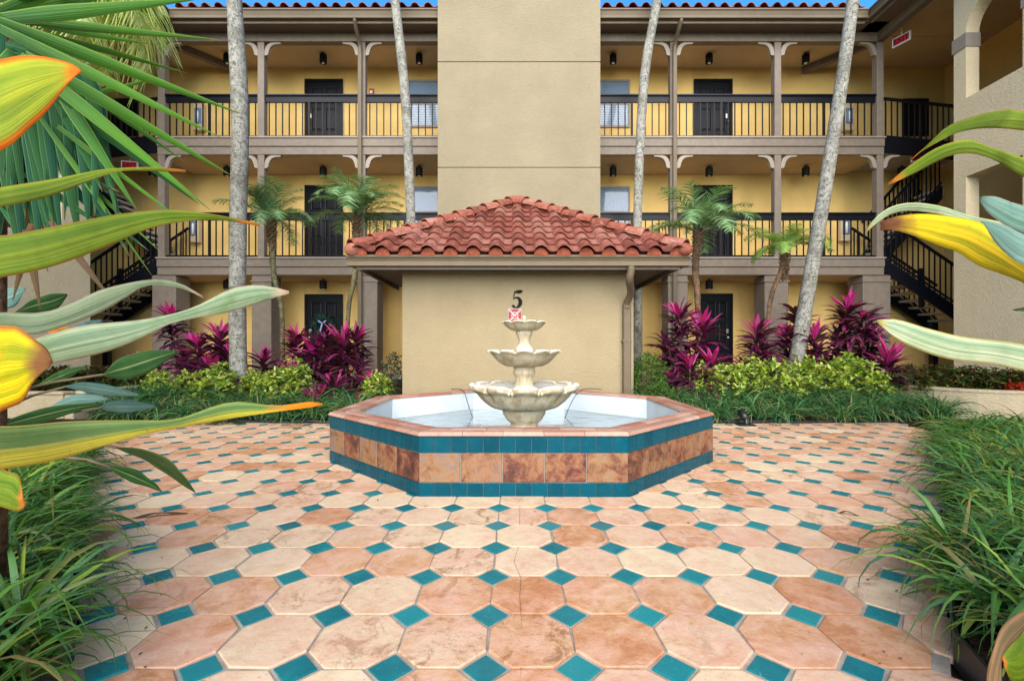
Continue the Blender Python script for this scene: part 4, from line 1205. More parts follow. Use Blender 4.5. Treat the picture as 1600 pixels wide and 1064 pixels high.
# ============================================================ UTILITY HOUSE BEHIND THE FOUNTAIN
YK, OV = 7.55, .675
kxc = .066; KH = 1.888
kz0, kz1 = .02, CAMZ + 120 * YK / FPX
kh = empty('utility_house', (kxc, YK, .3), 'small cream stucco house number 5 with red clay tile hip roof behind the fountain', 'utility house')
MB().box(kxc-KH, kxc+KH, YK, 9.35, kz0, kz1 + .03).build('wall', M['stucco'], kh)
ey = YK - OV; eh = KH + OV; ez = zf(414.5, ey)
MB().box(kxc-eh+.10, kxc+eh-.10, ey+.13, 9.42, kz1+.032, kz1+.055).build('soffit', M['soffit'], kh)
# trim board against wall top
for a in (1,):
    MB().box(kxc-eh+.11, kxc+eh-.11, ey+.133, ey+.155, kz1-.035, kz1+.15).build('fascia_board', M['trim'], kh)
    MB().box(kxc-eh+.13, kxc-eh+.155, ey+.158, 9.42, kz1-.035, kz1+.15).build('fascia_board', M['trim'], kh)
    MB().box(kxc+eh-.155, kxc+eh-.13, ey+.158, 9.42, kz1-.035, kz1+.15).build('fascia_board', M['trim'], kh)
gz = zf(414.5, ey)
gutter_x(kxc-eh, kxc+eh, ey, gz, kh, h=.155, d=.125)
for s in (1, -1):
    pts = [(kxc + s*(eh - (y - ey)), ey + .0, z) for y, z in gutter_prof(ey, gz, h=.155, d=.125)]
    g_ = MB().prism([(a, ey+.13, z) for a, b, z in pts], (0, 9.42-ey-.13, 0)).build('gutter', M['gutter'], kh)
zeave = gz + .15
AY = 9.40
apexz = zf(325, AY)
tanp = (apexz - zeave) / (AY - ey)
kp = math.atan(tanp)
# solid hip under the tiles
eh2 = eh - .02
v = [(kxc-eh2, ey+.02, zeave), (kxc+eh2, ey+.02, zeave), (kxc+eh2, 9.42, zeave), (kxc-eh2, 9.42, zeave), (kxc, AY, apexz), (kxc, 9.42, apexz)]
hip = MB().add(v, [(0,3,2,1), (0,1,4), (1,2,5,4), (3,0,4,5), (2,3,5)]).build('roof', M['mortar'], kh)
kw = .3365; ex = .338
nr = int(((AY - ey) / math.cos(kp)) / ex)
cnt = 0
for r_ in range(nr + 1):
    d = r_ * ex
    if d > (AY-ey)/math.cos(kp) - .12: break
    yy = ey - .035 + d*math.cos(kp); zz = zeave + .012 + d*math.sin(kp)
    half = eh - (d + .12) * math.cos(kp) * (eh / (AY - ey))
    n = int(half / kw) + 1
    off = 0
    for i in range(-n, n + 1):
        x = i * kw
        lo, hi = x - .31*kw, x + .73*kw
        if lo > half or hi < -half: continue
        a = max(-half - x, -1) ; b = min(half - x, 1)
        clip = (lo < -half) or (hi > half)
        if clip:
            if min(hi, half) - max(lo, -half) < .04: continue
            _, me = s_tile(kw, ex + .06, 'roof_tile', M['rooftile'], .082, .022, 14, a if lo < -half else None, b if hi > half else None, lift=.045)
        else:
            if cnt == 0:
                kvars = [s_tile(kw, ex + .06, 'roof_tile', M['rooftile'], .082 + random.uniform(-.003, .003), .022, 14, lift=.045)[1] for _ in range(3)]
            me = kvars[cnt % 3]; cnt += 1
        inst('roof_tile', me, hip, (kxc + x, yy, zz), (kp + random.uniform(-.008, .008), random.uniform(-.01, .01), random.uniform(-.012, .012)))
# side slopes: tiles too, joined per side row as they are edge-on from the court
for s in (1, -1):
    side = MB(); tm_, _ = s_tile(kw, ex + .06, 'roof_tile', M['rooftile'], .078, .017, 8)
    ps = math.atan((apexz - zeave) / eh)
    for r_ in range(8):
        d = r_ * ex
        for i in range(1, 9):
            y = ey + i * kw
            lim = (y - ey) * eh / (AY - ey)
            inx = d * math.cos(ps)
            if inx > lim - .12 or y > 9.42 - .1: continue
            X_, Z_ = kxc + s*(eh + .03 - inx), zeave + .012 + d*math.sin(ps)
            # local: x -> along y ; y(up slope) -> -s x, z
            side.add([(X_ - s*(q[1]*math.cos(ps) - q[2]*math.sin(ps)), y + q[0], Z_ + q[1]*math.sin(ps) + q[2]*math.cos(ps)) for q in tm_.v], [tuple(reversed(f)) if s > 0 else f for f in tm_.f])
    o = side.build('roof_tile', M['rooftile'], hip); o["kind"] = "stuff"
# hip caps
def cap_mesh(r0, r1, L):
    n = 9; v = []
    for y, r, t in ((0, r1, 0), (L, r0, 0)):
        for i in range(n):
            a = math.pi * (i / (n-1)) * 1.06 - .1
            v.append((r*math.cos(a), y, r*math.sin(a)*.95))
        for i in range(n):
            a = math.pi * (i / (n-1)) * 1.06 - .1
            v.append(((r-.017)*math.cos(a), y, (r-.017)*math.sin(a)*.95))
    f = []
    for i in range(n-1):
        f += [(i, i+1, 2*n+i+1, 2*n+i)[::-1], (n+i, n+i+1, 3*n+i+1, 3*n+i), (i, i+1, n+i+1, n+i)]
    return MB().add(v, f).mesh('hip_tile', M['hiptile'], smooth=False)
capm = cap_mesh(.105, .140, .43)
for s in (1, -1):
    a = Vector((kxc + s*(eh-.06), ey + .05, zeave + .045)); b = Vector((kxc, AY, apexz + .075))
    dvec = (b - a); L = dvec.length; dn = dvec.normalized()
    n = int(L / .355)
    q = dn.to_track_quat('Y', 'Z')
    for i in range(n + 1):
        p = a + dn * (i * .355)
        if i * .355 > L - .2: break
        o = inst('hip_tile', capm, hip, p + Vector((0, 0, .075 + random.uniform(-.004, .006))))
        e = q.to_euler(); o.rotation_euler = (e.x - R(3.2), e.y + random.uniform(-.03, .03), e.z + random.uniform(-.015, .015))
    # mortar along the hip
    mm = MB()
    side_v = Vector((s*.15, -.0, -.02)); 
    pth = [a + dn * (L * t) + Vector((random.uniform(-.012, .012), random.uniform(-.02, .0), random.uniform(-.008, .008) + .005)) for t in np.linspace(0, .97, 26)]
    mm.tube(pth, [.062 + random.uniform(-.012, .022) for _ in pth], 8)
    mm.build('hip_mortar', M['mortar'], hip, smooth=True)
    # rounded end block at the corner
    MB().lathe([(.001, -.075), (.06, -.07), (.105, -.03), (.118, .03), (.10, .085), (.05, .115), (.001, .12)], 14, (kxc + s*(eh - .085), ey + .03, zeave + .062)).build('hip_end', M['hiptile'], hip, smooth=True)
# crown piece at the apex
o = inst('hip_tile', capm, hip, (kxc - .2, AY-.04, apexz + .085)); o.rotation_euler = (0, 0, R(-90))
# bird stop under the first course
for i in range(-8, 9):
    cl_ = MB()
    x = kxc + i*kw
    if abs(i*kw) > eh - .12: continue
    cl_.prism([(x + kw*(u*.60*1.04 - .31), ey - .012, zeave + .03 + (.078 * math.sin(math.pi*u) ** .62 if 0 < u < 1 else 0)) for u in np.linspace(1, 0, 11)] + [(x - kw*.31, ey-.012, zeave - .005), (x + kw*.314, ey-.012, zeave - .005)], (0, .05, 0))
    cl_.build('eave_closure', M['mortar'], kh)
# downspout of the little house
px_ = xf(979, YK - .06)
downspout(kh, [(xf(986, ey+.08), ey + .08, gz - .002), (xf(986, ey+.08), ey+.09, gz-.08), (xf(984, 7.0), 7.02, gz-.20), (px_+.02, YK-.25, gz-.36), (px_, YK-.08, gz-.50), (px_, YK-.07, gz-.60)], .058)
MB().box(px_-.06, px_+.06, YK-.11, YK-.012, .05, gz-.52).build('downspout', M['gutter'], kh, bevel=.012)
MB().box(px_-.075, px_+.075, YK-.118, YK-.003, 1.2, 1.23).build('pipe_strap', M['gutter'], kh)

# house number 5: strokes of changing width, cut from a plate
def stroke_plate(name, strokes, loc, h, m, parent=None, depth=.012):
    """strokes: list of (points, half-widths) in a unit-high box, x to the right"""
    mb = MB()
    for pts, ws in strokes:
        P = smooth_path([(a, b, w_) for (a, b), w_ in zip(pts, ws)], 28 if len(pts) > 2 else 2)
        T = np.gradient(P[:, :2], axis=0); T /= np.linalg.norm(T, axis=1)[:, None]
        N_ = np.stack([-T[:, 1], T[:, 0]], 1)
        a = P[:, :2] + N_ * P[:, 2:3]; b = P[:, :2] - N_ * P[:, 2:3]; n = len(P)
        v = []
        for d in (0, depth):
            for q in a: v.append((loc[0] + q[0]*h, loc[1] - depth + d, loc[2] + q[1]*h))
            for q in b: v.append((loc[0] + q[0]*h, loc[1] - depth + d, loc[2] + q[1]*h))
        f = []
        for i in range(n-1):
            f += [(i, i+1, n+i+1, n+i), (2*n+i+1, 2*n+i, 3*n+i, 3*n+i+1), (i+1, i, 2*n+i, 2*n+i+1), (n+i, n+i+1, 3*n+i+1, 3*n+i)]
        f += [(0, n, 3*n, 2*n), (n-1, 3*n-1, 4*n-1, 2*n-1)]
        mb.add(v, f)
    return mb.build(name, m, parent)
nb_ = at(799.5, 481.5, YK - .012)
five = stroke_plate('house_number', [
    ([(.155, .915), (.36, .925), (.56, .955), (.615, .985)], [.012, .088, .075, .008]),
    ([(.165, .96), (.135, .75), (.105, .52)], [.018, .020, .018]),
    ([(.095, .52), (.22, .60), (.37, .58), (.475, .44), (.485, .28), (.41, .12), (.26, .035), (.10, .045)], [.012, .030, .060, .098, .105, .075, .032, .022]),
    ([(.02, .15), (.07, .125), (.14, .10), (.17, .06)], [.022, .062, .058, .018]),
], nb_, 27.5 * (YK) / FPX, M['glazed_black'])
tag(five, 'black serif number 5 on the cream wall above the fountain', 'house number')
M['cabinet_white'] = simple('sign_white', c4(.40, .34, .33), .5, .2, .1, 8)
# fire department sign: white plate, red cross, letters
fs = at(804.5, 493, YK - .012); hw = .112
sg = empty('fire_sign', fs, 'small white sign with red Maltese cross and letters RF below the number 5', 'sign')
MB().box(fs.x-hw, fs.x+hw, YK-.016, YK-.002, fs.z-hw, fs.z+hw).build('sign_plate', M['cabinet_white'], sg, bevel=.006)
cr = MB()
for k in range(4):
    a0 = math.pi/2 * k
    pts = []
    for r_, a in ((.02, 0), (.055, -.50), (.122, -.69), (.106, -.3), (.103, 0), (.106, .3), (.122, .69), (.055, .50)):
        pts.append((fs.x + r_*math.cos(a0+a), YK-.0165, fs.z + r_*math.sin(a0+a)))
    cr.prism(pts, (0, -.0015, 0))
cr.build('red_cross', M['redsign'], sg)
def disc(r, y, t): 
    return [(fs.x + r*math.cos(2*math.pi*k/24), y, fs.z + r*math.sin(2*math.pi*k/24)) for k in range(24)]
MB().prism(disc(.053, YK-.0182, 0), (0, -.001, 0)).build('white_ring', M['white'], sg)
MB().prism(disc(.047, YK-.0194, 0), (0, -.001, 0)).build('red_disc', M['redsign'], sg)
text_mesh('lettering', 'RF', .062, .0008, M['white'], sg, (fs.x, YK-.0212, fs.z), (R(90), 0, 0))

# ============================================================ PLANTS
def nrm(a): return a / np.maximum(np.linalg.norm(a, axis=-1, keepdims=True), 1e-9)

def arcs(base, az, el, L, droop, S_, width, wfun, rollr=0.0, curl=0.0):
    """N arching blades: start direction (az, el), sagging by droop; returns centre lines and half-width vectors"""
    N = len(base); t = np.linspace(0, 1, S_)
    seg = L[:, None] / (S_ - 1)
    e = el[:, None] - droop[:, None] * t[None, :] ** 1.3
    a = az[:, None] + curl * t[None, :] * rng.normal(0, 1, (N, 1))
    d = np.stack([np.cos(e)*np.cos(a), np.cos(e)*np.sin(a), np.sin(e)], -1)
    steps = d * seg[..., None]
    cen = base[:, None, :] + np.concatenate([np.zeros((N, 1, 3)), np.cumsum(steps[:, :-1], 1)], 1)
    hor = np.stack([-np.sin(a), np.cos(a), np.zeros_like(a)], -1)
    up = np.cross(d, hor)
    roll = rng.normal(0, rollr, (N, 1)) if rollr else np.zeros((N, 1))
    side = hor * np.cos(roll)[..., None] + up * np.sin(roll)[..., None]
    w = (width if hasattr(width, '__len__') else np.full(N, width))[:, None] * wfun(t)[None, :]
    nn = np.cross(side, d)
    return cen, side * w[..., None], nn * w[..., None]
def w_grass(t): return np.minimum(1, (1.02 - t) * 2.2) * (.75 + .25 * np.sin(np.pi*np.minimum(t*1.5, 1)))
def w_lance(t): return np.maximum(.04, np.sin(np.pi * np.clip(t * .93 + .07, 0, 1)) ** .8)
def w_paddle(t): return np.maximum(.05, np.sin(np.pi * np.clip(t, 0, 1)) ** .6)

# ---- liriope beds
def liriope(name, tufts, zf_, L0, nbl, m, label, S_=8, w=.0085, parent=None, kind='stuff'):
    tufts = np.array(tufts); n = len(tufts)
    idx = np.repeat(np.arange(n), nbl)
    N = len(idx)
    az = rng.uniform(0, 2*np.pi, N)
    el = np.clip(rng.normal(1.08, .30, N), .3, 1.5)
    rr = rng.uniform(0, .035 if nbl < 60 else .07, N)
    base = np.stack([tufts[idx, 0] + rr*np.cos(az), tufts[idx, 1] + rr*np.sin(az), np.array([zf_(a, b) for a, b in tufts])[idx] - .01], -1)
    sc = rng.uniform(.62, 1.2, n)[idx]
    L = L0 * sc * rng.uniform(.65, 1.15, N)
    droop = rng.uniform(1.5, 3.1, N)
    cen, sd, mid = arcs(base, az, el, L, droop, S_, rng.uniform(.8, 1.3, N)*w, w_grass, .35, .25)
    cen[..., 2] = np.maximum(cen[..., 2], base[:, None, 2] * 0 + .012)
    o = mesh_obj(name, strips(name, cen, sd, -mid*.35, m), parent)
    if kind: tag(o, label, 'grass plants', kind=kind)
    return o
def jitter_grid(x0, x1, y0, y1, step, test):
    out = []
    for x in np.arange(x0, x1, step):
        for y in np.arange(y0, y1, step):
            a, b = x + rng.uniform(-.45, .45)*step, y + rng.uniform(-.45, .45)*step
            if test(a, b): out.append((a, b))
    return out
for sgn in (1, -1):
    def near_ok(x, y):
        ax = abs(x)
        return ax > edge_x(y) + (.16 if y > 2.2 else .11) + .06*math.sin(y*5.0+sgn) and ax < edge_x(y) + (2.3 if y < 4 else 1.3) and abs(x) * FPX / max(y, .3) < 1050 and y < (5.0 if sgn > 0 else 4.1)
    tf = jitter_grid(min(sgn*1.3, sgn*7.4), max(sgn*1.3, sgn*7.4), .75, 6.2, .132, near_ok)
    liriope('liriope_grass', tf, side_bed_z, .48, 48, M['liriope'], 'thick arching green grass plants in the near %s bed' % ('right' if sgn > 0 else 'left'))
def fz_far(x, y): return bed_z(x, y)
tf = jitter_grid(2.05, 6.6, 6.88, 8.0, .27, lambda x, y: not (abs(x-3.3) < .16 and y < 7.1) and (y < 7.7 or x > 5.6) and x < 6.45)
liriope('liriope_grass', tf, fz_far, .56, 85, M['liriope_far'], 'dark green grass plants along the front of the right far bed', 7, .0105)
tf = jitter_grid(-6.3, -2.0, 6.90, 8.0, .27, lambda x, y: y < 7.7 or x < -5.6)
liriope('liriope_grass', tf, fz_far, .56, 85, M['liriope_far'], 'dark green grass plants along the front of the left far bed', 7, .0105)

# ---- cordylines: stems carrying rosettes of dark leaves with a magenta crown
def rosette_dark(seed, n=36, L=.44):
    global rng
    keep = rng; rng = np.random.default_rng(seed)
    az = rng.uniform(0, 2*np.pi, n) ; k = np.linspace(0, 1, n)
    base = np.stack([np.zeros(n), np.zeros(n), -.02 - .26*k], -1)
    el = .95 - 1.0*k + rng.normal(0, .15, n)
    cen, sd, md = arcs(base, az, el, L*rng.uniform(.75, 1.1, n), rng.uniform(.5, 1.3, n), 7, rng.uniform(.030, .043, n), w_lance, .2, .1)
    me = strips('leaf_rosette', cen, sd, -md*.4, M['cordyline_dark']); rng = keep
    return me
def rosette_pink(seed, n=13, L=.42):
    global rng
    keep = rng; rng = np.random.default_rng(seed)
    az = rng.uniform(0, 2*np.pi, n)
    base = np.stack([np.zeros(n), np.zeros(n), rng.uniform(-.06, 0, n)], -1)
    el = np.clip(rng.normal(1.02, .24, n), .5, 1.5)
    cen, sd, md = arcs(base, az, el, L*rng.uniform(.7, 1.1, n), rng.uniform(.1, .7, n), 7, rng.uniform(.030, .044, n), w_lance, .2, .05)
    me = strips('young_leaves', cen, sd, -md*.5, M['cordyline_pink']); rng = keep
    return me
DARK = [rosette_dark(i + 10) for i in range(4)]; PINK = [rosette_pink(i + 40) for i in range(5)]
CG = 'magenta and purple ti plants in the far beds'
def ti_plant(heads, label, Y):
    bx = sum(h[0] for h in heads) / len(heads)
    x0 = (bx - CX) * Y / FPX; z0 = bed_z(x0, Y)
    r = empty('ti_plant', (x0, Y, z0), label, 'ti plant', CG)
    for h in heads:
        px, py = h[0], h[1]; pk = h[2] if len(h) > 2 else 1.0; sc = h[3] if len(h) > 3 else 1.0
        y = Y + random.uniform(-.18, .18)
        top = at(px, py + 16 * sc, y)
        st = smooth_path([(x0 + (top.x-x0)*.35 + random.uniform(-.03, .03), y*.4+Y*.6, z0 - .03), ((x0*.4 + top.x*.6), y, (z0 + top.z)*.5), (top.x, y, top.z)], 8)
        MB().tube([Vector(p) for p in st], [.014]*7 + [.010], 6).build('stem', M['stem'], r, smooth=True)
        inst('leaf_rosette', random.choice(DARK), r, (top.x, y, top.z), (random.uniform(-.2, .2), random.uniform(-.2, .2), random.uniform(0, 6.28)), (sc,)*3)
        if pk: inst('young_leaves', random.choice(PINK), r, (top.x, y, top.z), (random.uniform(-.2, .2), random.uniform(-.2, .2), random.uniform(0, 6.28)), (sc*pk,)*3)
        if top.z - z0 > .55:
            inst('leaf_rosette', random.choice(DARK), r, (top.x*.8 + x0*.2, y, top.z - .27), (0, 0, random.uniform(0, 6.28)), (sc*1.0,)*3)
ti_plant([(1062, 478, 1.0), (1040, 520, 0), (1098, 500, 1.15), (1066, 545, .5)], 'tall ti plant with two magenta crowns right beside the little house', 8.35)
ti_plant([(1052, 582, .9), (1078, 558, .8), (1062, 605, .7, .9), (1092, 575, .0)], 'short ti plant crowded with crimson leaves below the tallest one right of the little house', 7.8)
ti_plant([(1112, 552, 1.0), (1130, 568, .9, .9)], 'small ti plant in front of the right ground floor door', 7.95)
ti_plant([(1183, 505, 1.0), (1192, 535, .7), (1165, 560, .4), (1205, 560, .0)], 'narrow upright ti plant between the door and the leaning palm trunk', 8.2)
ti_plant([(1246, 478, .35), (1230, 512, 1.0), (1252, 545, .0)], 'ti plant half hidden behind the leaning palm trunk', 8.6)
ti_plant([(1272, 512, 1.0), (1290, 548, .4), (1268, 560, .0), (1305, 570, .0)], 'ti plant touching the right side of the leaning palm trunk', 8.1)
ti_plant([(1325, 468, 1.1, 1.05), (1308, 510, .3), (1362, 512, .9), (1338, 545, .0), (1350, 480, .5)], 'tallest ti plant of the right bed with pale pink top leaves', 8.5)
ti_plant([(1386, 552, 1.15), (1362, 572, .0)], 'low ti plant with bright magenta star at the right end of the bed', 7.9)
ti_plant([(268, 482, 1.1, .9), (292, 540, .4)], 'single tall ti plant rising in front of the left column', 8.6)
ti_plant([(214, 556, .9, .85), (252, 552, .9, .8)], 'low ti plant with two small pink crowns by the left wing', 8.8)
ti_plant([(308, 525, .9), (326, 550, .0), (292, 562, .0), (338, 575, .0)], 'dark bushy ti plant left of the thick palm trunk', 8.3)
ti_plant([(345, 512, 1.0), (358, 535, .6), (350, 570, .0)], 'ti plant touching the left side of the thick palm trunk', 8.15)
ti_plant([(447, 568, 1.0), (470, 585, .0)], 'small ti plant right of the thick palm trunk', 8.0)
ti_plant([(464, 520, .9), (492, 535, 1.1), (508, 515, .6), (478, 552, .3)], 'broad ti plant in front of the left ground floor door', 8.3)
ti_plant([(536, 522, 1.2), (556, 512, .8), (530, 552, .6), (556, 556, .0)], 'tall ti plant with hot magenta crown beside the wreathed door', 8.25)
ti_plant([(520, 585, .7, 1.1), (545, 600, .0)], 'purple ti plant with wide dark leaves in the middle of the left clump', 7.8)
ti_plant([(497, 612, .9), (522, 622, .8), (558, 625, .0)], 'lowest ti plant at the corner of the left bed by the pool', 7.35)
ti_plant([(412, 548, .8), (425, 575, .3)], 'ti plant between the thick palm trunk and the second left column', 8.6)
ti_plant([(330, 560, .9, .9), (300, 585, .4, .9)], 'crimson ti plant low in the left bed, behind the variegated shrubs', 8.0)
ti_plant([(578, 583, .8, .8), (568, 600, .0)], 'slender ti plant nearest the little house on its left', 7.9)
ti_plant([(378, 596, .5, .7)], 'small dark red ti plant at the foot of the thick palm trunk', 7.55)

# ---- shrubs built of small leaves on short twigs
def shrub_mesh(name, seed, rad, ht, n, ll, lw, m, whorl=6):
    global rng
    keep = rng; rng = np.random.default_rng(seed)
    nt = n // whorl
    u = rng.uniform(0, 2*np.pi, nt); ph = np.arccos(rng.uniform(-.1, 1, nt)); rr = rng.uniform(.45, 1, nt) ** .45
    lob = 1 + .18*np.sin(3*u + seed) + .12*np.sin(5*u)
    tips = np.stack([rad*lob*rr*np.sin(ph)*np.cos(u), rad*lob*rr*np.sin(ph)*np.sin(u), ht*(.12 + .88*rr*np.cos(ph)) + .02], -1)
    tips[:, 2] += rng.normal(0, .03, nt); tips[:, 2] = np.maximum(tips[:, 2], .03)
    idx = np.repeat(np.arange(nt), whorl); N = len(idx)
    az = rng.uniform(0, 2*np.pi, N)
    cen, sd, md = arcs(tips[idx] + rng.normal(0, .008, (N, 3)), az, rng.normal(.35, .45, N), ll*rng.uniform(.7, 1.2, N), rng.uniform(.3, 1.2, N), 4, lw*rng.uniform(.7, 1.2, N), w_paddle, .4)
    me = strips(name, cen, sd, None, m)
    tw = MB()
    for k in range(0, nt, 4):
        tw.tube([(tips[k, 0]*.1, tips[k, 1]*.1, -.03), tuple(tips[k]*.6), tuple(tips[k])], [.006, .004, .003], 4)
    tm = tw.mesh('twigs', M['stem'])
    rng = keep
    return me, tm
VAR = [shrub_mesh('foliage', 100+i, .31, .56, 1100, .085, .019, M['variegated'], 7) for i in range(3)]
CRO = [shrub_mesh('foliage', 120+i, .38, .45, 1200, .11, .018, M['croton'], 5) for i in range(3)]
GRN = [shrub_mesh('foliage', 140+i, .34, .66, 3600, .060, .009, M['shrub_green'], 6) for i in range(2)]
BLU = [shrub_mesh('foliage', 160, .22, .60, 420, .06, .016, M['shrub_blue'], 5)]
def shrub(name, var, px, py_top, Y, sc, label, cat, group=None, zfun=bed_z, sz=1.0):
    x = (px - CX) * Y / FPX; z = zfun(x, Y)
    r = empty(name, (x, Y, z), label, cat, group)
    me, tm = random.choice(var); a = random.uniform(0, 6.28)
    inst('foliage', me, r, (x, Y, z), (0, 0, a), (sc, sc, sc*sz))
    inst('twigs', tm, r, (x, Y, z), (0, 0, a), (sc, sc, sc*sz))
VG = 'yellow-green variegated shrubs'
for px, Y, sc, lb in ((1092, 7.75, .95, 'variegated yellow-green shrub leftmost in the right bed, under the crimson ti plants'), (1130, 7.65, 1.1, 'variegated yellow-green shrub below the right ground floor door'),
                  (1172, 7.8, 1.1, 'variegated yellow-green shrub below the narrow upright ti plant'), (1212, 7.7, 1.1, 'variegated yellow-green shrub just left of the leaning palm trunk'),
                  (1252, 7.8, 1.12, 'variegated yellow-green shrub at the foot of the leaning palm trunk'), (1292, 7.75, 1.15, 'large variegated yellow-green shrub right of the leaning palm trunk'),
                  (1332, 7.8, 1.2, 'tallest variegated yellow-green shrub, below the tallest ti plant'), (1366, 7.65, .85, 'variegated yellow-green shrub rightmost in the right bed'),
                  (252, 7.7, .85, 'variegated yellow-green shrub leftmost in the left bed'), (292, 7.7, .8, 'variegated yellow-green shrub below the dark bushy ti plant'),
                  (340, 7.5, 1.15, 'variegated yellow-green shrub just left of the thick palm trunk'), (398, 7.65, .9, 'variegated yellow-green shrub just right of the thick palm trunk'),
                  (425, 7.55, .9, 'variegated yellow-green shrub below the small magenta ti plant'), (458, 7.6, 1.2, 'large variegated yellow-green shrub in front of the broad ti plant'),
                  (588, 7.65, .8, 'sparse variegated yellow-green shrub next to the little house')):
    shrub('variegated_shrub', VAR, px, 0, Y, sc, lb, 'shrub', VG)
for px, Y, sc, sz, lb in ((1012, 7.75, 1.0, 1.15, 'feathery bright green shrub touching the right side of the little house'), (1030, 7.3, .8, .8, 'low feathery green shrub behind the right rim of the pool')):
    shrub('feathery_shrub', GRN, px, 0, Y, sc, lb, 'shrub', sz=sz)
shrub('bluish_shrub', BLU, 614, 0, 8.6, 1.0, 'thin blue-green shrub in the shade left of the little house', 'shrub')
def zraised(x, y): return .40
for k, (px, Y, sc, w_) in enumerate(((1420, 7.9, 1.0, 'leftmost, next to the low ti plant'), (1468, 8.0, 1.05, 'second from the ti plant'), (1518, 7.9, 1.0, 'below the corner of the arched wall'),
                      (1562, 7.6, .95, 'under the white striped leaf'), (1610, 7.4, .9, 'at the right edge of the photo'))):
    shrub('croton_shrub', CRO, px, 0, Y, sc, 'dark croton shrub behind the planter wall, ' + w_, 'shrub', 'dark crotons behind the right planter wall', zraised, .8)
for px, Y, sc, w_ in ((30, 7.4, .95, 'at the left edge, behind the grass'), (95, 7.7, 1.0, 'between the broad leaves and the stucco wall'), (150, 7.9, 1.0, 'at the corner of the left wall'), (205, 8.2, .8, 'below the two small pink crowns')):
    shrub('croton_shrub', CRO, px, 0, Y, sc, 'dark croton shrub ' + w_, 'shrub', 'dark crotons of the left bed', zraised if px < 190 else bed_z, .8)
rb_ = [shrub_mesh('foliage', 180, .16, .14, 260, .05, .014, M['red_leaf'], 5)]
shrub('bedding_plant', rb_, 1592, 0, 7.15, 1.0, 'small red-leaved bedding plant behind the right planter wall at the photo edge', 'plant', zfun=zraised)

# ---- palms
def frond_mesh(seed, L=1.0, arch=1.5, nl=34, ll=.26, lw=.011, m=None, el0=.9, hang=.3):
    """feather frond growing along +x from the origin"""
    global rng
    keep = rng; rng = np.random.default_rng(seed)
    n = 16; t = np.linspace(0, 1, n)
    e = el0 - arch * t ** 1.25
    d = np.stack([np.cos(e), np.zeros(n), np.sin(e)], -1) * (L/(n-1))
    ra = np.concatenate([[np.zeros(3)], np.cumsum(d[:-1], 0)])
    rach = MB().tube([Vector(p) for p in ra], list(np.linspace(.009, .002, n) * max(L, .7)), 5)
    tt = np.linspace(.14, .99, nl)
    P_ = np.stack([np.interp(tt, t, ra[:, k]) for k in range(3)], -1)
    el_t = np.interp(tt, t, e)
    base = np.repeat(P_, 2, 0); s_ = np.tile([1, -1], nl); tr = np.repeat(tt, 2); er = np.repeat(el_t, 2)
    N = 2*nl
    out = np.stack([np.cos(er)*.62, s_*.85, np.sin(er)*.62 + .22], -1) + rng.normal(0, .08, (N, 3)); out = nrm(out)
    lens = ll * np.sin(np.pi*np.clip(tr*.85+.12, 0, 1)) ** .6 * rng.uniform(.85, 1.1, N)
    S_ = 4; ts = np.linspace(0, 1, S_)
    cen = base[:, None] + out[:, None]*lens[:, None, None]*ts[None, :, None]
    cen[..., 2] -= hang * lens[:, None] * ts[None]**2 * (.6 + rng.uniform(0, .6, (N, 1)))
    wd = nrm(np.stack([np.cos(er), np.zeros(N), np.sin(er)], -1))
    sd = wd[:, None] * (lw * (1.05 - ts)[None, :, None] ** .6) * np.ones((N, 1, 1))
    me = strips('frond', cen, sd, None, m)
    # join the rachis
    off = len(me.vertices)
    import bmesh
    bm = bmesh.new(); bm.from_mesh(me)
    r2 = rach.mesh('r', None); bm.from_mesh(r2)
    bm.to_mesh(me); bm.free(); bpy.data.meshes.remove(r2)
    me.shade_smooth(); rng = keep
    return me
FR_D = [frond_mesh(200+i, 1.0, 1.25 + .3*i, 32, .29, .011, M['palm_leaf'], 1.0) for i in range(4)]
FR_L = [frond_mesh(220+i, .72, 1.2 + .3*i, 26, .24, .011, M['palm_leaf_light'], .8) for i in range(3)]
def palm(name, tr_pts, radii, crown, fr, n, sc, mt, label, group=None, z_el=(.0, 1.35), nr_=9, wob=.0):
    base = tr_pts[0]
    r = empty(name, base, label, 'palm tree', group)
    P = smooth_path([tuple(p) for p in tr_pts], 26)
    rd = np.interp(np.linspace(0, 1, 26), np.linspace(0, 1, len(radii)), radii)
    rd = rd * (1 + wob * np.sin(np.arange(26)*2.4))
    MB().tube([Vector(p) for p in P], list(rd), 14).build('trunk', M[mt], r, smooth=True)
    for k in range(n):
        a = k * 2.39996 + random.uniform(-.2, .2)
        tilt = random.uniform(*z_el)
        s_ = sc * random.uniform(.85, 1.1)
        inst('frond', fr[k % len(fr)], r, Vector(crown) + Vector((.03*math.cos(a), .03*math.sin(a), random.uniform(-.04, .05))), (0, -(tilt - .55), a), (s_,)*3)
    return r
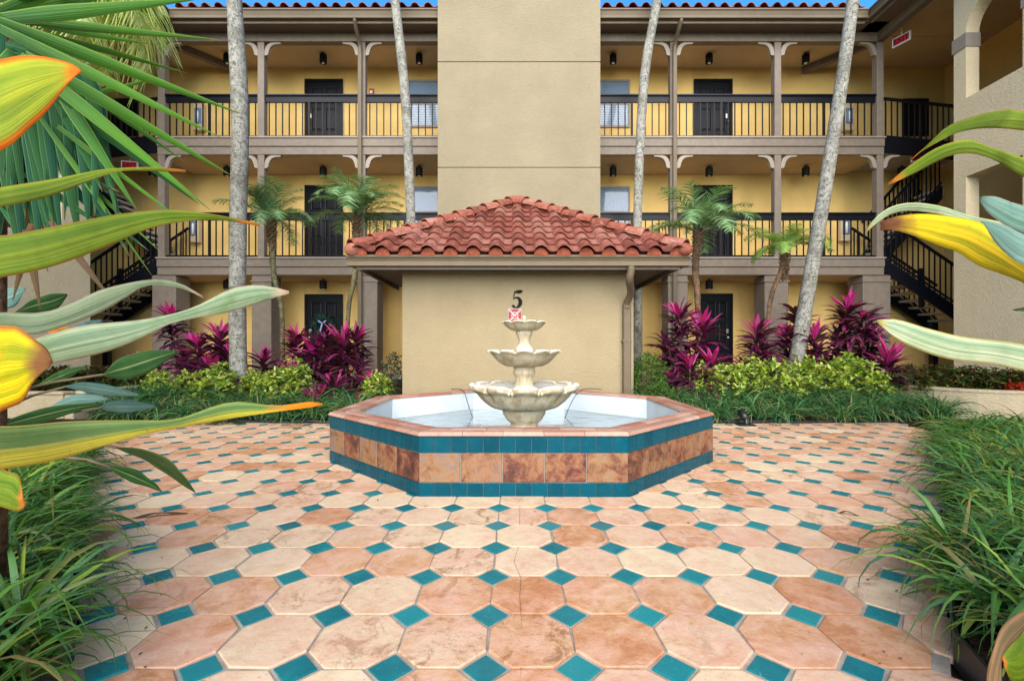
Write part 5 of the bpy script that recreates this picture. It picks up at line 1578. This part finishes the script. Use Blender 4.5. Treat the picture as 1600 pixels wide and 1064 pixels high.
def small_palm(tr, Y, cx_, cy_, fr, n, sc, mt, label, rad, sheath=True, z_el=(-.05, 1.15)):
    pts = [at(px, py, Y) for px, py in tr]
    x0 = pts[0].x; pts[0] = Vector((x0, Y, bed_z(x0, Y) - .05))
    cr_ = at(cx_, cy_, Y); pts.append(cr_)
    r = palm('pygmy_palm', pts, rad, cr_, fr, n, sc, mt, label, 'small feathery palms', z_el, wob=.06)
    if sheath:
        # old leaf bases around the top of the trunk
        mb = MB(); ax = (pts[-1] - pts[-2]).normalized()
        for k in range(70):
            a = k * 2.4; h = k / 70 * .62
            c = pts[-1] - ax * (h + .02)
            o = Vector((math.cos(a), math.sin(a), .0)); rr = np.interp(h, [0, .62], [.125, .065]) * random.uniform(.85, 1.15)
            mb.bar(c + o*.03, c + o*rr + Vector((0, 0, .08)), .04, .016, (0, 0, 1))
        mb.build('leaf_bases', M['trunk_brown'], r)
small_palm([(441, 520), (440, 490), (428, 430), (425, 385)], 8.9, 422, 345, FR_D, 24, .92, 'trunk_moss', 'small feathery palm with curved trunk just right of the thick grey trunk', [.055, .045, .042, .055, .055])
small_palm([(541, 520), (544, 490), (554, 430), (556, 390)], 9.1, 557, 338, FR_D, 28, 1.08, 'trunk_moss', 'small feathery palm in front of the upper doors at the left roof corner', [.055, .045, .042, .055, .055])
small_palm([(1092, 520), (1090, 470), (1087, 430), (1088, 400)], 8.9, 1092, 362, FR_D, 22, 1.12, 'trunk_brown', 'small feathery palm in front of the right doors at the roof corner', [.06, .05, .052, .065, .055])
small_palm([(1190, 520), (1203, 475), (1218, 430), (1226, 402)], 8.9, 1226, 388, FR_L, 18, 1.1, 'trunk_brown', 'smallest palm with light green fronds and tilted brown trunk', [.045, .040, .038, .045, .04], z_el=(.0, 1.0))
FR_B = [frond_mesh(240+i, 2.2, 1.5 + .2*i, 44, .6, .02, M['palm_leaf'], 1.0) for i in range(2)]
def tall_palm(tr, rad, label):
    pts = [at(px, py, Y) for px, py, Y in tr]
    x0, Y0 = pts[0].x, pts[0].y; pts[0] = Vector((x0, Y0, bed_z(x0, Y0) - .05))
    d = (pts[-1] - pts[-2]).normalized(); top = pts[-1] + d * 4.2
    pts += [pts[-1] + d * 2.1, top]
    palm('tall_palm', pts, rad, top, FR_B, 12, 1.0, 'trunk_grey', label, 'tall grey palms of the courtyard', (-.1, 1.2), wob=.02)
tall_palm([(373, 600, 7.9), (371, 480, 7.9), (372, 350, 7.9), (375, 180, 7.9), (366, 0, 7.9)], [.14, .130, .135, .135, .112, .10, .09], 'thick straight grey palm trunk in the left bed')
tall_palm([(648, 620, 9.62), (645, 480, 9.62), (642, 345, 9.62), (633, 150, 9.62), (617, 0, 9.62)], [.12, .10, .098, .10, .09, .09, .08], 'slender grey palm trunk just left of the tower')
tall_palm([(995, 620, 9.68), (996, 480, 9.68), (996, 345, 9.68), (1006, 130, 9.68), (1027, 0, 9.68)], [.12, .095, .09, .10, .09, .09, .08], 'slender grey palm trunk just right of the tower')
tall_palm([(1238, 600, 8.3), (1258, 480, 8.3), (1281, 345, 8.3), (1312, 150, 8.3), (1333, 0, 8.3)], [.135, .12, .112, .105, .098, .09, .09], 'leaning grey palm trunk in the right bed')

# palm with pale hanging fronds behind the yucca
FR_P = [frond_mesh(260+i, 1.1, 1.9, 40, .42, .012, M['palm_leaf_pale'], .7, 1.3) for i in range(2)]
cpt = at(70, -10, 4.6)
palm('fan_palm', [Vector((cpt.x - 1.0, 4.6, .1)), Vector((cpt.x - .85, 4.6, 2.6)), Vector((cpt.x - .5, 4.6, 3.8)), cpt], [.11, .09, .07], cpt, FR_P, 22, .95, 'trunk_brown', 'palm with pale yellow-green hanging fronds behind the spiky plant at upper left', None, (-.1, 1.1))

# ============================================================ BROAD LEAVES CLOSE TO THE CAMERA
def leaf2(name, A, B, Y0, Y1, m, parent, fold=.25, n=34, K=8, th=.0014, wav=.004, sag=0.0):
    """a leaf between its two margins; the blade bellies between them and has thickness"""
    a = smooth_path(A, n); b = smooth_path(B, n)
    V = []; UV = []
    ph = random.uniform(0, 6)
    for i in range(n):
        t = i / (n-1); Y = Y0 + (Y1 - Y0) * t + sag * math.sin(math.pi*t)
        p, q = at(a[i][0], a[i][1], Y), at(b[i][0], b[i][1], Y)
        wd = (p - q).length
        for k in range(K + 1):
            u = k / K
            c = q.lerp(p, u)
            f = (1 - (2*u-1)**2)
            rip = wav * math.sin(t*17 + ph + u*3) * (abs(2*u-1))
            c += Vector((0, 1, .0)) * (fold * .55 * wd * (abs(2*u-1)**1.3 - .5) * (1 if k >= K/2 else .7) + rip)
            V.append(tuple(c)); UV.append((u, t))
    F = [(i*(K+1)+k, i*(K+1)+k+1, (i+1)*(K+1)+k+1, (i+1)*(K+1)+k) for i in range(n-1) for k in range(K)]
    org = Vector(V[K//2])
    me = bpy.data.meshes.new(name); me.from_pydata([tuple(Vector(v) - org) for v in V], [], F); me.update()
    uvl = me.uv_layers.new(name="UVMap")
    for lp in me.loops: uvl.data[lp.index].uv = UV[lp.vertex_index]
    me.shade_smooth(); me.materials.append(M[m])
    o = mesh_obj(name, me, parent, org)
    s_ = o.modifiers.new('thickness', 'SOLIDIFY'); s_.thickness = th; s_.offset = 0
    return o

def plant_root(name, px, Y, label, cat, zb=.06):
    x = (px - CX) * Y / FPX
    return empty(name, (x, Y, zb), label, cat), x
# --- left cluster of tall broad-leaved plant
gl, gx = plant_root('broad_leaf_plant', -250, .95, 'big broad-leaved plant at the left edge with long yellow-green leaves reaching into the courtyard', 'plant')
for k, (dx, dy, zt) in enumerate(((0, 0, 1.72), (.06, .08, 1.35), (-.06, .05, 1.2))):
    MB().tube([(gx+dx*.3, .95+dy, .05), (gx+dx, .95+dy, zt*.6), (gx+dx*1.4, .93+dy, zt)], [.022, .018, .012], 8).build('stalk', M['stem'], gl, smooth=True)
LL = [
 ('leaf_gold', .80, .86, [(-230,150),(-100,100),(0,85),(60,87),(105,96),(126,110)], [(-230,190),(-100,262),(0,233),(42,193),(88,152),(126,114)], .22),
 ('leaf_olive', 1.0, 1.35, [(-230,320),(-80,300),(0,291),(80,281),(150,265),(190,262),(240,262),(291,266)], [(-230,335),(-90,345),(0,324),(70,307),(140,284),(190,268),(240,267),(291,269)], .3),
 ('leaf_olive', .92, 1.2, [(-230,400),(-80,372),(0,366),(100,350),(195,332),(262,327),(330,335),(406,350)], [(-230,430),(-90,455),(0,434),(60,421),(130,397),(180,379),(250,353),(330,343),(406,353)], .28),
 ('leaf_pale', 1.05, 1.4, [(-230,520),(-80,492),(0,488),(60,488),(110,474),(160,452),(230,437),(278,442),(317,463)], [(-230,540),(-90,538),(0,518),(50,523),(100,509),(158,486),(200,463),(230,447),(278,449),(317,466)], .3),
 ('leaf_pale', .98, 1.3, [(-230,600),(-60,560),(68,524),(132,508),(221,499),(295,482),(362,451),(410,446),(452,455)], [(-230,630),(-60,600),(63,572),(158,551),(221,528),(274,504),(358,487),(405,472),(452,459)], .26),
 ('leaf_yellow_brown', .80, .84, [(-230,560),(-100,500),(0,509),(24,511),(52,531),(68,545),(80,566)], [(-230,620),(-110,690),(0,641),(26,629),(47,603),(62,588),(80,572)], .2),
 ('leaf_split', .90, 1.2, [(-230,690),(-70,668),(21,666),(105,659),(210,657),(274,655),(337,634),(370,628),(432,634),(480,628),(504,630)], [(-230,720),(-70,745),(0,734),(79,721),(158,698),(232,677),(274,669),(368,653),(432,643),(480,637),(504,633)], .26),
 ('leaf_olive', .78, .80, [(-230,650),(-60,690),(0,735),(20,742),(30,756),(38,776)], [(-230,690),(-90,770),(0,790),(18,797),(30,799),(38,786)], .2),
]
for mname, y0, y1, A, B, fo in LL: leaf2('leaf', A, B, y0, y1, mname, gl, fo)

# --- bird of paradise: paddle leaves and a flower, left
bp, bx = plant_root('bird_of_paradise', -150, 1.75, 'bird of paradise plant with oval paddle leaves low at the left', 'plant')
for k in range(5):
    MB().tube([(bx + .03*k, 1.75+.02*k, .05), (bx + .05*k, 1.75+.02*k, .5), (bx + .1*k - .1, 1.78, .9 + .03*k)], [.014, .011, .008], 7).build('stalk', M['stem'], bp, smooth=True)
BL = [
 ('leaf_green', 1.7, 1.9, [(162,584),(180,564),(205,553),(240,547),(277,548)], [(162,586),(180,592),(205,592),(240,577),(277,550)], (0, 618)),
 ('leaf_bluegreen', 1.7, 1.9, [(103,603),(126,597),(160,600),(190,607),(219,617)], [(103,605),(126,611),(160,617),(190,619),(219,619)], (0, 640)),
 ('leaf_bluegreen', 1.8, 2.0, [(156,636),(172,627),(200,625),(222,629),(244,634)], [(156,638),(172,643),(200,645),(222,641),(244,636)], (20, 668)),
 ('leaf_green', 1.6, 1.85, [(0,661),(47,643),(80,635),(120,631),(160,630)], [(0,670),(47,664),(80,656),(120,643),(160,632)], (-60, 690)),
 ('leaf_dark', 1.4, 1.5, [(183,698),(226,702),(263,718),(285,740),(305,768)], [(183,701),(221,717),(245,731),(270,748),(305,770)], (120, 690)),
 ('leaf_green', 1.5, 1.6, [(172,727),(205,731),(225,742),(240,753),(253,767)], [(172,732),(195,749),(220,758),(238,763),(253,769)], (100, 715)),
 ('leaf_bluegreen', 1.8, 1.9, [(-40,462),(0,453),(20,449),(40,450)], [(-40,500),(0,485),(22,478),(40,453)], (-100, 520)),
 ('leaf_green', 1.8, 1.95, [(25,486),(50,468),(80,459),(105,459)], [(25,490),(60,488),(90,481),(105,462)], (-30, 530)),
 ('leaf_bluegreen', 2.1, 2.25, [(100,522),(125,505),(142,501),(160,499)], [(100,525),(130,520),(146,511),(160,502)], (20, 570)),
 ('leaf_green', 2.0, 2.15, [(56,602),(90,581),(112,575),(135,571)], [(56,605),(95,597),(115,586),(135,573)], (0, 640)),
 ('leaf_bluegreen', 2.0, 2.1, [(70,640),(110,618),(140,616),(170,622)], [(70,643),(110,634),(140,630),(170,625)], (0, 668)),
]
for mname, y0, y1, A, B, pet in BL:
    leaf2('leaf', A, B, y0, y1, mname, bp, .2, 24, 8, wav=.002)
    q0, q1 = at(pet[0], pet[1], y0 + .02), at((A[0][0]+B[0][0])/2, (A[0][1]+B[0][1])/2, y0)
    MB().tube([q0, (q0+q1)/2 + Vector((0, 0, .01)), q1], [.006, .005, .004], 6).build('leaf_stalk', M['stem'], bp, smooth=True)
f0 = at(78, 524, 1.8)
fl_ = MB()
c = np.zeros((5, 5, 3)); s2 = np.zeros((5, 5, 3))
for k in range(5):
    a = R(8 + k*16); d = np.array([math.cos(a), 0.05*k, math.sin(a)]) * (.065 + .01*(k % 2))
    for i in range(5):
        c[k, i] = np.array(f0) + d*i/4; s2[k, i] = np.array([-math.sin(a), 0, math.cos(a)])*.011*math.sin(math.pi*(i+.6)/5.2)
mesh_obj('flower', strips('flower', c, s2, m=M['flower']), bp)

# --- right cluster
gr_, grx = plant_root('broad_leaf_plant', 1850, .95, 'big broad-leaved plant at the right edge with yellow and white-striped leaves', 'plant')
for k, (dx, dy, zt) in enumerate(((0, 0, 1.55), (.06, .08, 1.3), (-.05, .06, 1.05))):
    MB().tube([(grx+dx*.3, .95+dy, .05), (grx+dx, .95+dy, zt*.6), (grx+dx*1.4, .93+dy, zt)], [.022, .018, .012], 8).build('stalk', M['stem'], gr_, smooth=True)
RL = [
 ('leaf_olive', 1.0, 1.3, [(1850,240),(1720,190),(1600,172),(1569,172),(1532,179),(1486,195),(1457,220),(1424,249)], [(1850,250),(1720,222),(1600,203),(1548,199),(1499,207),(1466,222),(1440,237),(1424,251)], .28),
 ('leaf_olive', .98, 1.3, [(1850,330),(1720,295),(1600,247),(1548,227),(1515,217),(1466,230),(1424,257),(1388,287)], [(1850,345),(1720,325),(1600,275),(1565,257),(1524,241),(1486,243),(1433,269),(1388,290)], .28),
 ('leaf_white', 1.1, 1.35, [(1850,440),(1700,375),(1560,346),(1515,335),(1474,322),(1428,317),(1395,322),(1371,337),(1353,360)], [(1850,455),(1700,400),(1560,362),(1515,350),(1474,336),(1428,329),(1398,333),(1375,345),(1353,363)], .25),
 ('leaf_yellow', .92, 1.12, [(1850,520),(1720,468),(1600,404),(1565,367),(1532,347),(1486,338),(1445,333),(1404,337),(1376,347)], [(1850,540),(1720,505),(1600,443),(1536,416),(1503,394),(1474,385),(1433,371),(1400,361),(1376,360)], .24),
 ('leaf_teal', .95, 1.1, [(1850,420),(1720,352),(1600,319),(1581,313),(1557,307),(1532,308)], [(1850,440),(1720,405),(1600,367),(1569,352),(1544,330),(1532,311)], .25),
 ('leaf_teal', .88, 1.0, [(1850,470),(1720,405),(1600,366),(1575,355),(1552,348),(1534,346)], [(1850,490),(1720,458),(1600,414),(1581,400),(1557,376),(1534,349)], .25),
 ('leaf_white', .85, 1.15, [(1850,600),(1720,565),(1600,538),(1560,532),(1503,526),(1453,514),(1405,499),(1371,500)], [(1850,625),(1720,608),(1600,580),(1548,568),(1486,561),(1433,545),(1398,528),(1371,505)], .26),
 ('leaf_dark', .85, .9, [(1850,470),(1720,466),(1640,470),(1605,479),(1586,484)], [(1850,490),(1720,482),(1640,486),(1605,487),(1586,486)], .2),
]
for mname, y0, y1, A, B, fo in RL: leaf2('leaf', A, B, y0, y1, mname, gr_, fo)
# low leaf and dry leaf at the lower right corner
bq, bqx = plant_root('broad_leaf_sucker', 1700, 1.2, 'dry brown curled leaf and yellow-green leaf at the lower right corner', 'plant')
MB().tube([(bqx, 1.2, .05), (bqx-.03, 1.2, .25)], [.014, .01], 7).build('stalk', M['stem'], bq, smooth=True)
leaf2('dry_leaf', [(1700,930),(1640,938),(1598,955),(1568,985),(1550,1020),(1545,1070)], [(1700,950),(1640,958),(1600,985),(1580,1010),(1568,1035),(1562,1075)], 1.2, 1.15, 'leaf_dry', bq, .4)
leaf2('leaf', [(1700,960),(1640,965),(1600,972),(1580,1000),(1568,1030)], [(1700,1000),(1640,1040),(1600,1070),(1580,1060),(1568,1040)], 1.25, 1.2, 'leaf_olive', bq, .3)

# --- spiky yucca at upper left
yc, yx = plant_root('spiky_yucca', -35, 1.55, 'spiky yucca at upper left with long pointed blades spreading over the photo', 'yucca')
hd = at(-25, 70, 1.55)
MB().tube([(yx-.05, 1.6, .05), (yx-.02, 1.58, .9), (hd.x, 1.55, hd.z+.1)], [.07, .06, .055], 10).build('trunk', M['trunk_brown'], yc, smooth=True)
def blade(p0, p1, w, m, sag=0.0, twist=0.0, n=14, name='leaf'):
    p0, p1 = Vector(p0), Vector(p1); ax = p1 - p0; L = ax.length; dn = ax.normalized()
    view = Vector((p0 + p1)/2 - Vector((0, 0, CAMZ))).normalized()
    sv = dn.cross(view).normalized(); nn = sv.cross(dn).normalized()
    sv2 = sv * math.cos(twist) + nn * math.sin(twist); nn2 = sv2.cross(dn).normalized()
    t = np.linspace(0, 1, n)
    wf = np.minimum(1, .62 + t*1.6) * np.clip((1.0 - t) * 1.55, 0.015, 1) ** .85
    cen = np.array([[tuple(p0 + ax*q + Vector((0, 0, -sag * q*q)) + Vector((0, 0, sag*.0))) for q in t]])
    side = np.array([[tuple(sv2 * w * float(wf[i])) for i in range(n)]])
    mid = np.array([[tuple(nn2 * w * float(wf[i]) * .35) for i in range(n)]])
    me = strips(name, cen - np.array(p0), side, mid, M[m])
    o = mesh_obj(name, me, yc, p0)
    s_ = o.modifiers.new('thickness', 'SOLIDIFY'); s_.thickness = .0012; s_.offset = 0
    return o
YB = [  # from px,py to px,py, depths, half width px, material, sag px
 ((20,22),(317,-2),1.4,1.5,11,0), ((60,28),(343,63),1.45,1.7,7,0), ((30,38),(378,179),1.35,1.6,11,0), ((120,60),(293,115),1.5,1.8,5,0),
 ((45,60),(346,216),1.35,1.6,9.5,0), ((90,112),(362,275),1.35,1.65,10,0), ((110,120),(290,254),1.5,1.7,6,0), ((75,118),(328,328),1.35,1.6,10.5,0),
 ((60,130),(312,320),1.4,1.65,9.5,1), ((10,10),(150,-40),1.4,1.6,10,0), ((110,150),(215,330),1.45,1.5,9,0), ((0,60),(-40,300),1.4,1.3,12,1),
 ((150,165),(255,120),1.6,1.8,4,0), ((0,20),(260,-30),1.45,1.7,9,0), ((130,235),(290,350),1.5,1.6,4.5,0), ((100,40),(238,70),1.55,1.75,5,0),
 ((20,95),(-60,200),1.4,1.3,11,0), ((90,220),(237,430),1.5,1.55,4,0), ((150,310),(252,395),1.55,1.6,3,0), ((10,-20),(200,-70),1.4,1.6,10,0),
]
DK = [
 ((45,140),(62,385),13,.0), ((85,140),(125,385),13,.0), ((138,180),(190,352),9,.0), ((5,180),(32,408),14,.0), ((60,230),(97,405),9,.0), ((120,250),(203,402),9,.0),
 ((95,250),(186,300),8,.0), ((110,285),(232,392),7,.0), ((0,290),(70,420),11,.0), ((30,160),(12,330),12,.0), ((100,170),(160,300),9,.0), ((155,200),(182,330),7,.0),
 ((20,240),(165,360),9,.0), ((70,190),(88,400),10,.0), ((135,250),(142,390),6,.0), ((0,220),(-10,420),13,.0), ((50,320),(75,425),8,.0),
]
for (a, b, y0, y1, w_, dk) in YB:
    p0, p1 = at(a[0], a[1], y0), at(b[0], b[1], y1)
    st = hd + (p0 - hd) * .0
    # root each blade in the head, keeping its line through p0
    p00 = p0 + (hd - p0) * .75 if (hd - p0).length > .02 else p0
    p00 = p0 - (p1 - p0) * .12 * .8 + (hd - p0) * .15
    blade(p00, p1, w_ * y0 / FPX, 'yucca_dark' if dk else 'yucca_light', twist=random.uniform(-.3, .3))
random.seed(91)
for k in range(13):
    x_ = random.uniform(-20, 150); l_ = random.uniform(130, 250)
    DK.append(((x_, random.uniform(110, 190)), (x_ + random.uniform(-25, 55), min(random.uniform(110, 190) + l_, 425 - x_*.5)), random.uniform(6, 12), 0))
for a, b, w_, _ in DK:
    p0, p1 = at(a[0], a[1], 1.55), at(b[0], b[1], 1.5)
    mid_ = at(a[0]*.6 - 10, min(a[1], 110)*.8, 1.55)
    # hanging blades bend over at the top: a short neck joins them to the head
    n = 20
    P = smooth_path([tuple(hd), tuple(mid_), tuple(p0), tuple(p1)], n)
    t = np.linspace(0, 1, n); w0 = w_ * 1.5 / FPX
    wf = np.clip(.35 + t*1.4, 0, 1) * np.clip((1 - t) * 2.4, .02, 1) ** .8
    T = np.gradient(P, axis=0); T = nrm(T)
    view = nrm(P - np.array([0, 0, CAMZ])); sv = nrm(np.cross(T, view)); nn = np.cross(sv, T)
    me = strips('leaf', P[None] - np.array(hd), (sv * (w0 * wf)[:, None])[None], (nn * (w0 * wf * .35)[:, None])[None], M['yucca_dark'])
    o = mesh_obj('leaf', me, yc, hd)
    s_ = o.modifiers.new('thickness', 'SOLIDIFY'); s_.thickness = .0012; s_.offset = 0
for a, b in (((88, 395), (178, 473)), ((50, 410), (64, 486)), ((60, 400), (20, 470))):
    blade(at(a[0]-10, a[1]-50, 1.5), at(b[0], b[1], 1.5), 6*1.5/FPX, 'leaf_dry', name='dry_leaf')

# ============================================================ SMALL THINGS ON THE GROUND
# spotlight in front of the right bed
sp = at(1158, 664, 6.62)
s0 = empty('ground_spotlight', (sp.x, 6.5, .0), 'black landscape spotlight on a flat base at the edge of the right bed', 'spotlight')
MB().box(sp.x-.10, sp.x+.13, 6.44, 6.60, .010, .028).build('base_plate', M['pipe'], s0, bevel=.006)
MB().tube([(sp.x+.02, 6.50, .03), (sp.x+.02, 6.52, .12)], .022, 8).build('bracket', M['pipe'], s0)
MB().tube([(sp.x+.02, 6.50, .10), (sp.x+.0, 6.54, .14), (sp.x-.015, 6.60, .205), (sp.x-.018, 6.61, .21)], [.052, .055, .045, .02], 16).build('lamp_head', M['pipe'], s0, smooth=True)
def dead_leaf(px, py, L, w, rz, label, m='leaf_dry', curl=.03):
    Y = CAMZ * FPX / (py - CY); p = Vector(((px-CX)*Y/FPX, Y, .004))
    n = 12; t = np.linspace(0, 1, n)
    c = np.stack([(t-.5)*L*math.cos(rz), (t-.5)*L*math.sin(rz), .006 + curl*np.sin(t*3.3)**2], -1)
    s_ = np.stack([-math.sin(rz)*np.sin(np.pi*(t*.94+.03))*w, math.cos(rz)*np.sin(np.pi*(t*.94+.03))*w, .3*w*np.sin(t*9)], -1)
    md = np.zeros((n, 3)); md[:, 2] = -.004
    o = mesh_obj('fallen_leaf', strips('fallen_leaf', c[None], s_[None], md[None], M[m]), None, p)
    tag(o, label, 'fallen leaf')
    so = o.modifiers.new('thickness', 'SOLIDIFY'); so.thickness = .002
dead_leaf(352, 664, .55, .05, R(12), 'long green-brown fallen leaf on the far left paving', 'leaf_dark', .02)
dead_leaf(1325, 806, .12, .012, R(-25), 'dark curled dead leaf on a paver at the right', 'leaf_dry', .02)
dead_leaf(1402, 872, .08, .012, R(-30), 'small brown dead leaf near the right grass', 'leaf_dry', .02)
dead_leaf(250, 808, .30, .018, R(18), 'grey-brown dead leaf beside the left grass', 'leaf_dry', .02)
dead_leaf(745, 662 + 60, .001, .001, 0, 'x') if False else None
dead_leaf(480, 668, .22, .012, R(-25), 'dark twig-like dead leaf near the left of the pool', 'leaf_dry', .02)
dead_leaf(1490, 756, .20, .010, R(-8), 'thin dead twig by the far right grass', 'leaf_dry', .01)
N = 260
bx_ = rng.uniform(-5, 5, N); by_ = rng.uniform(1.4, 6.6, N)
near_edge = rng.uniform(0, 1, N) < .55
ee = np.array([edge_x(y) for y in by_]); bx_ = np.where(near_edge, np.sign(bx_)*(ee - np.abs(rng.normal(0, .22, N))), bx_)
ok = np.array([inside_plaza(a, b, .0) and not in_pool(a, b, FR_AP) for a, b in zip(bx_, by_)])
bs = np.stack([bx_, by_, np.full(N, .011)], -1)[ok]; k = len(bs)
cen, sd, md = arcs(bs, rng.uniform(0, 6.28, k), rng.uniform(.0, .3, k), rng.uniform(.008, .03, k), np.full(k, .2), 4, rng.uniform(.002, .005, k), w_paddle)
tag(mesh_obj('leaf_litter', strips('leaf_litter', cen, sd, None, M['leaf_dry'])), 'tiny brown leaf bits scattered over the pavers', 'leaf litter', kind='stuff')
# seed stalks hanging over the paving from the left grass
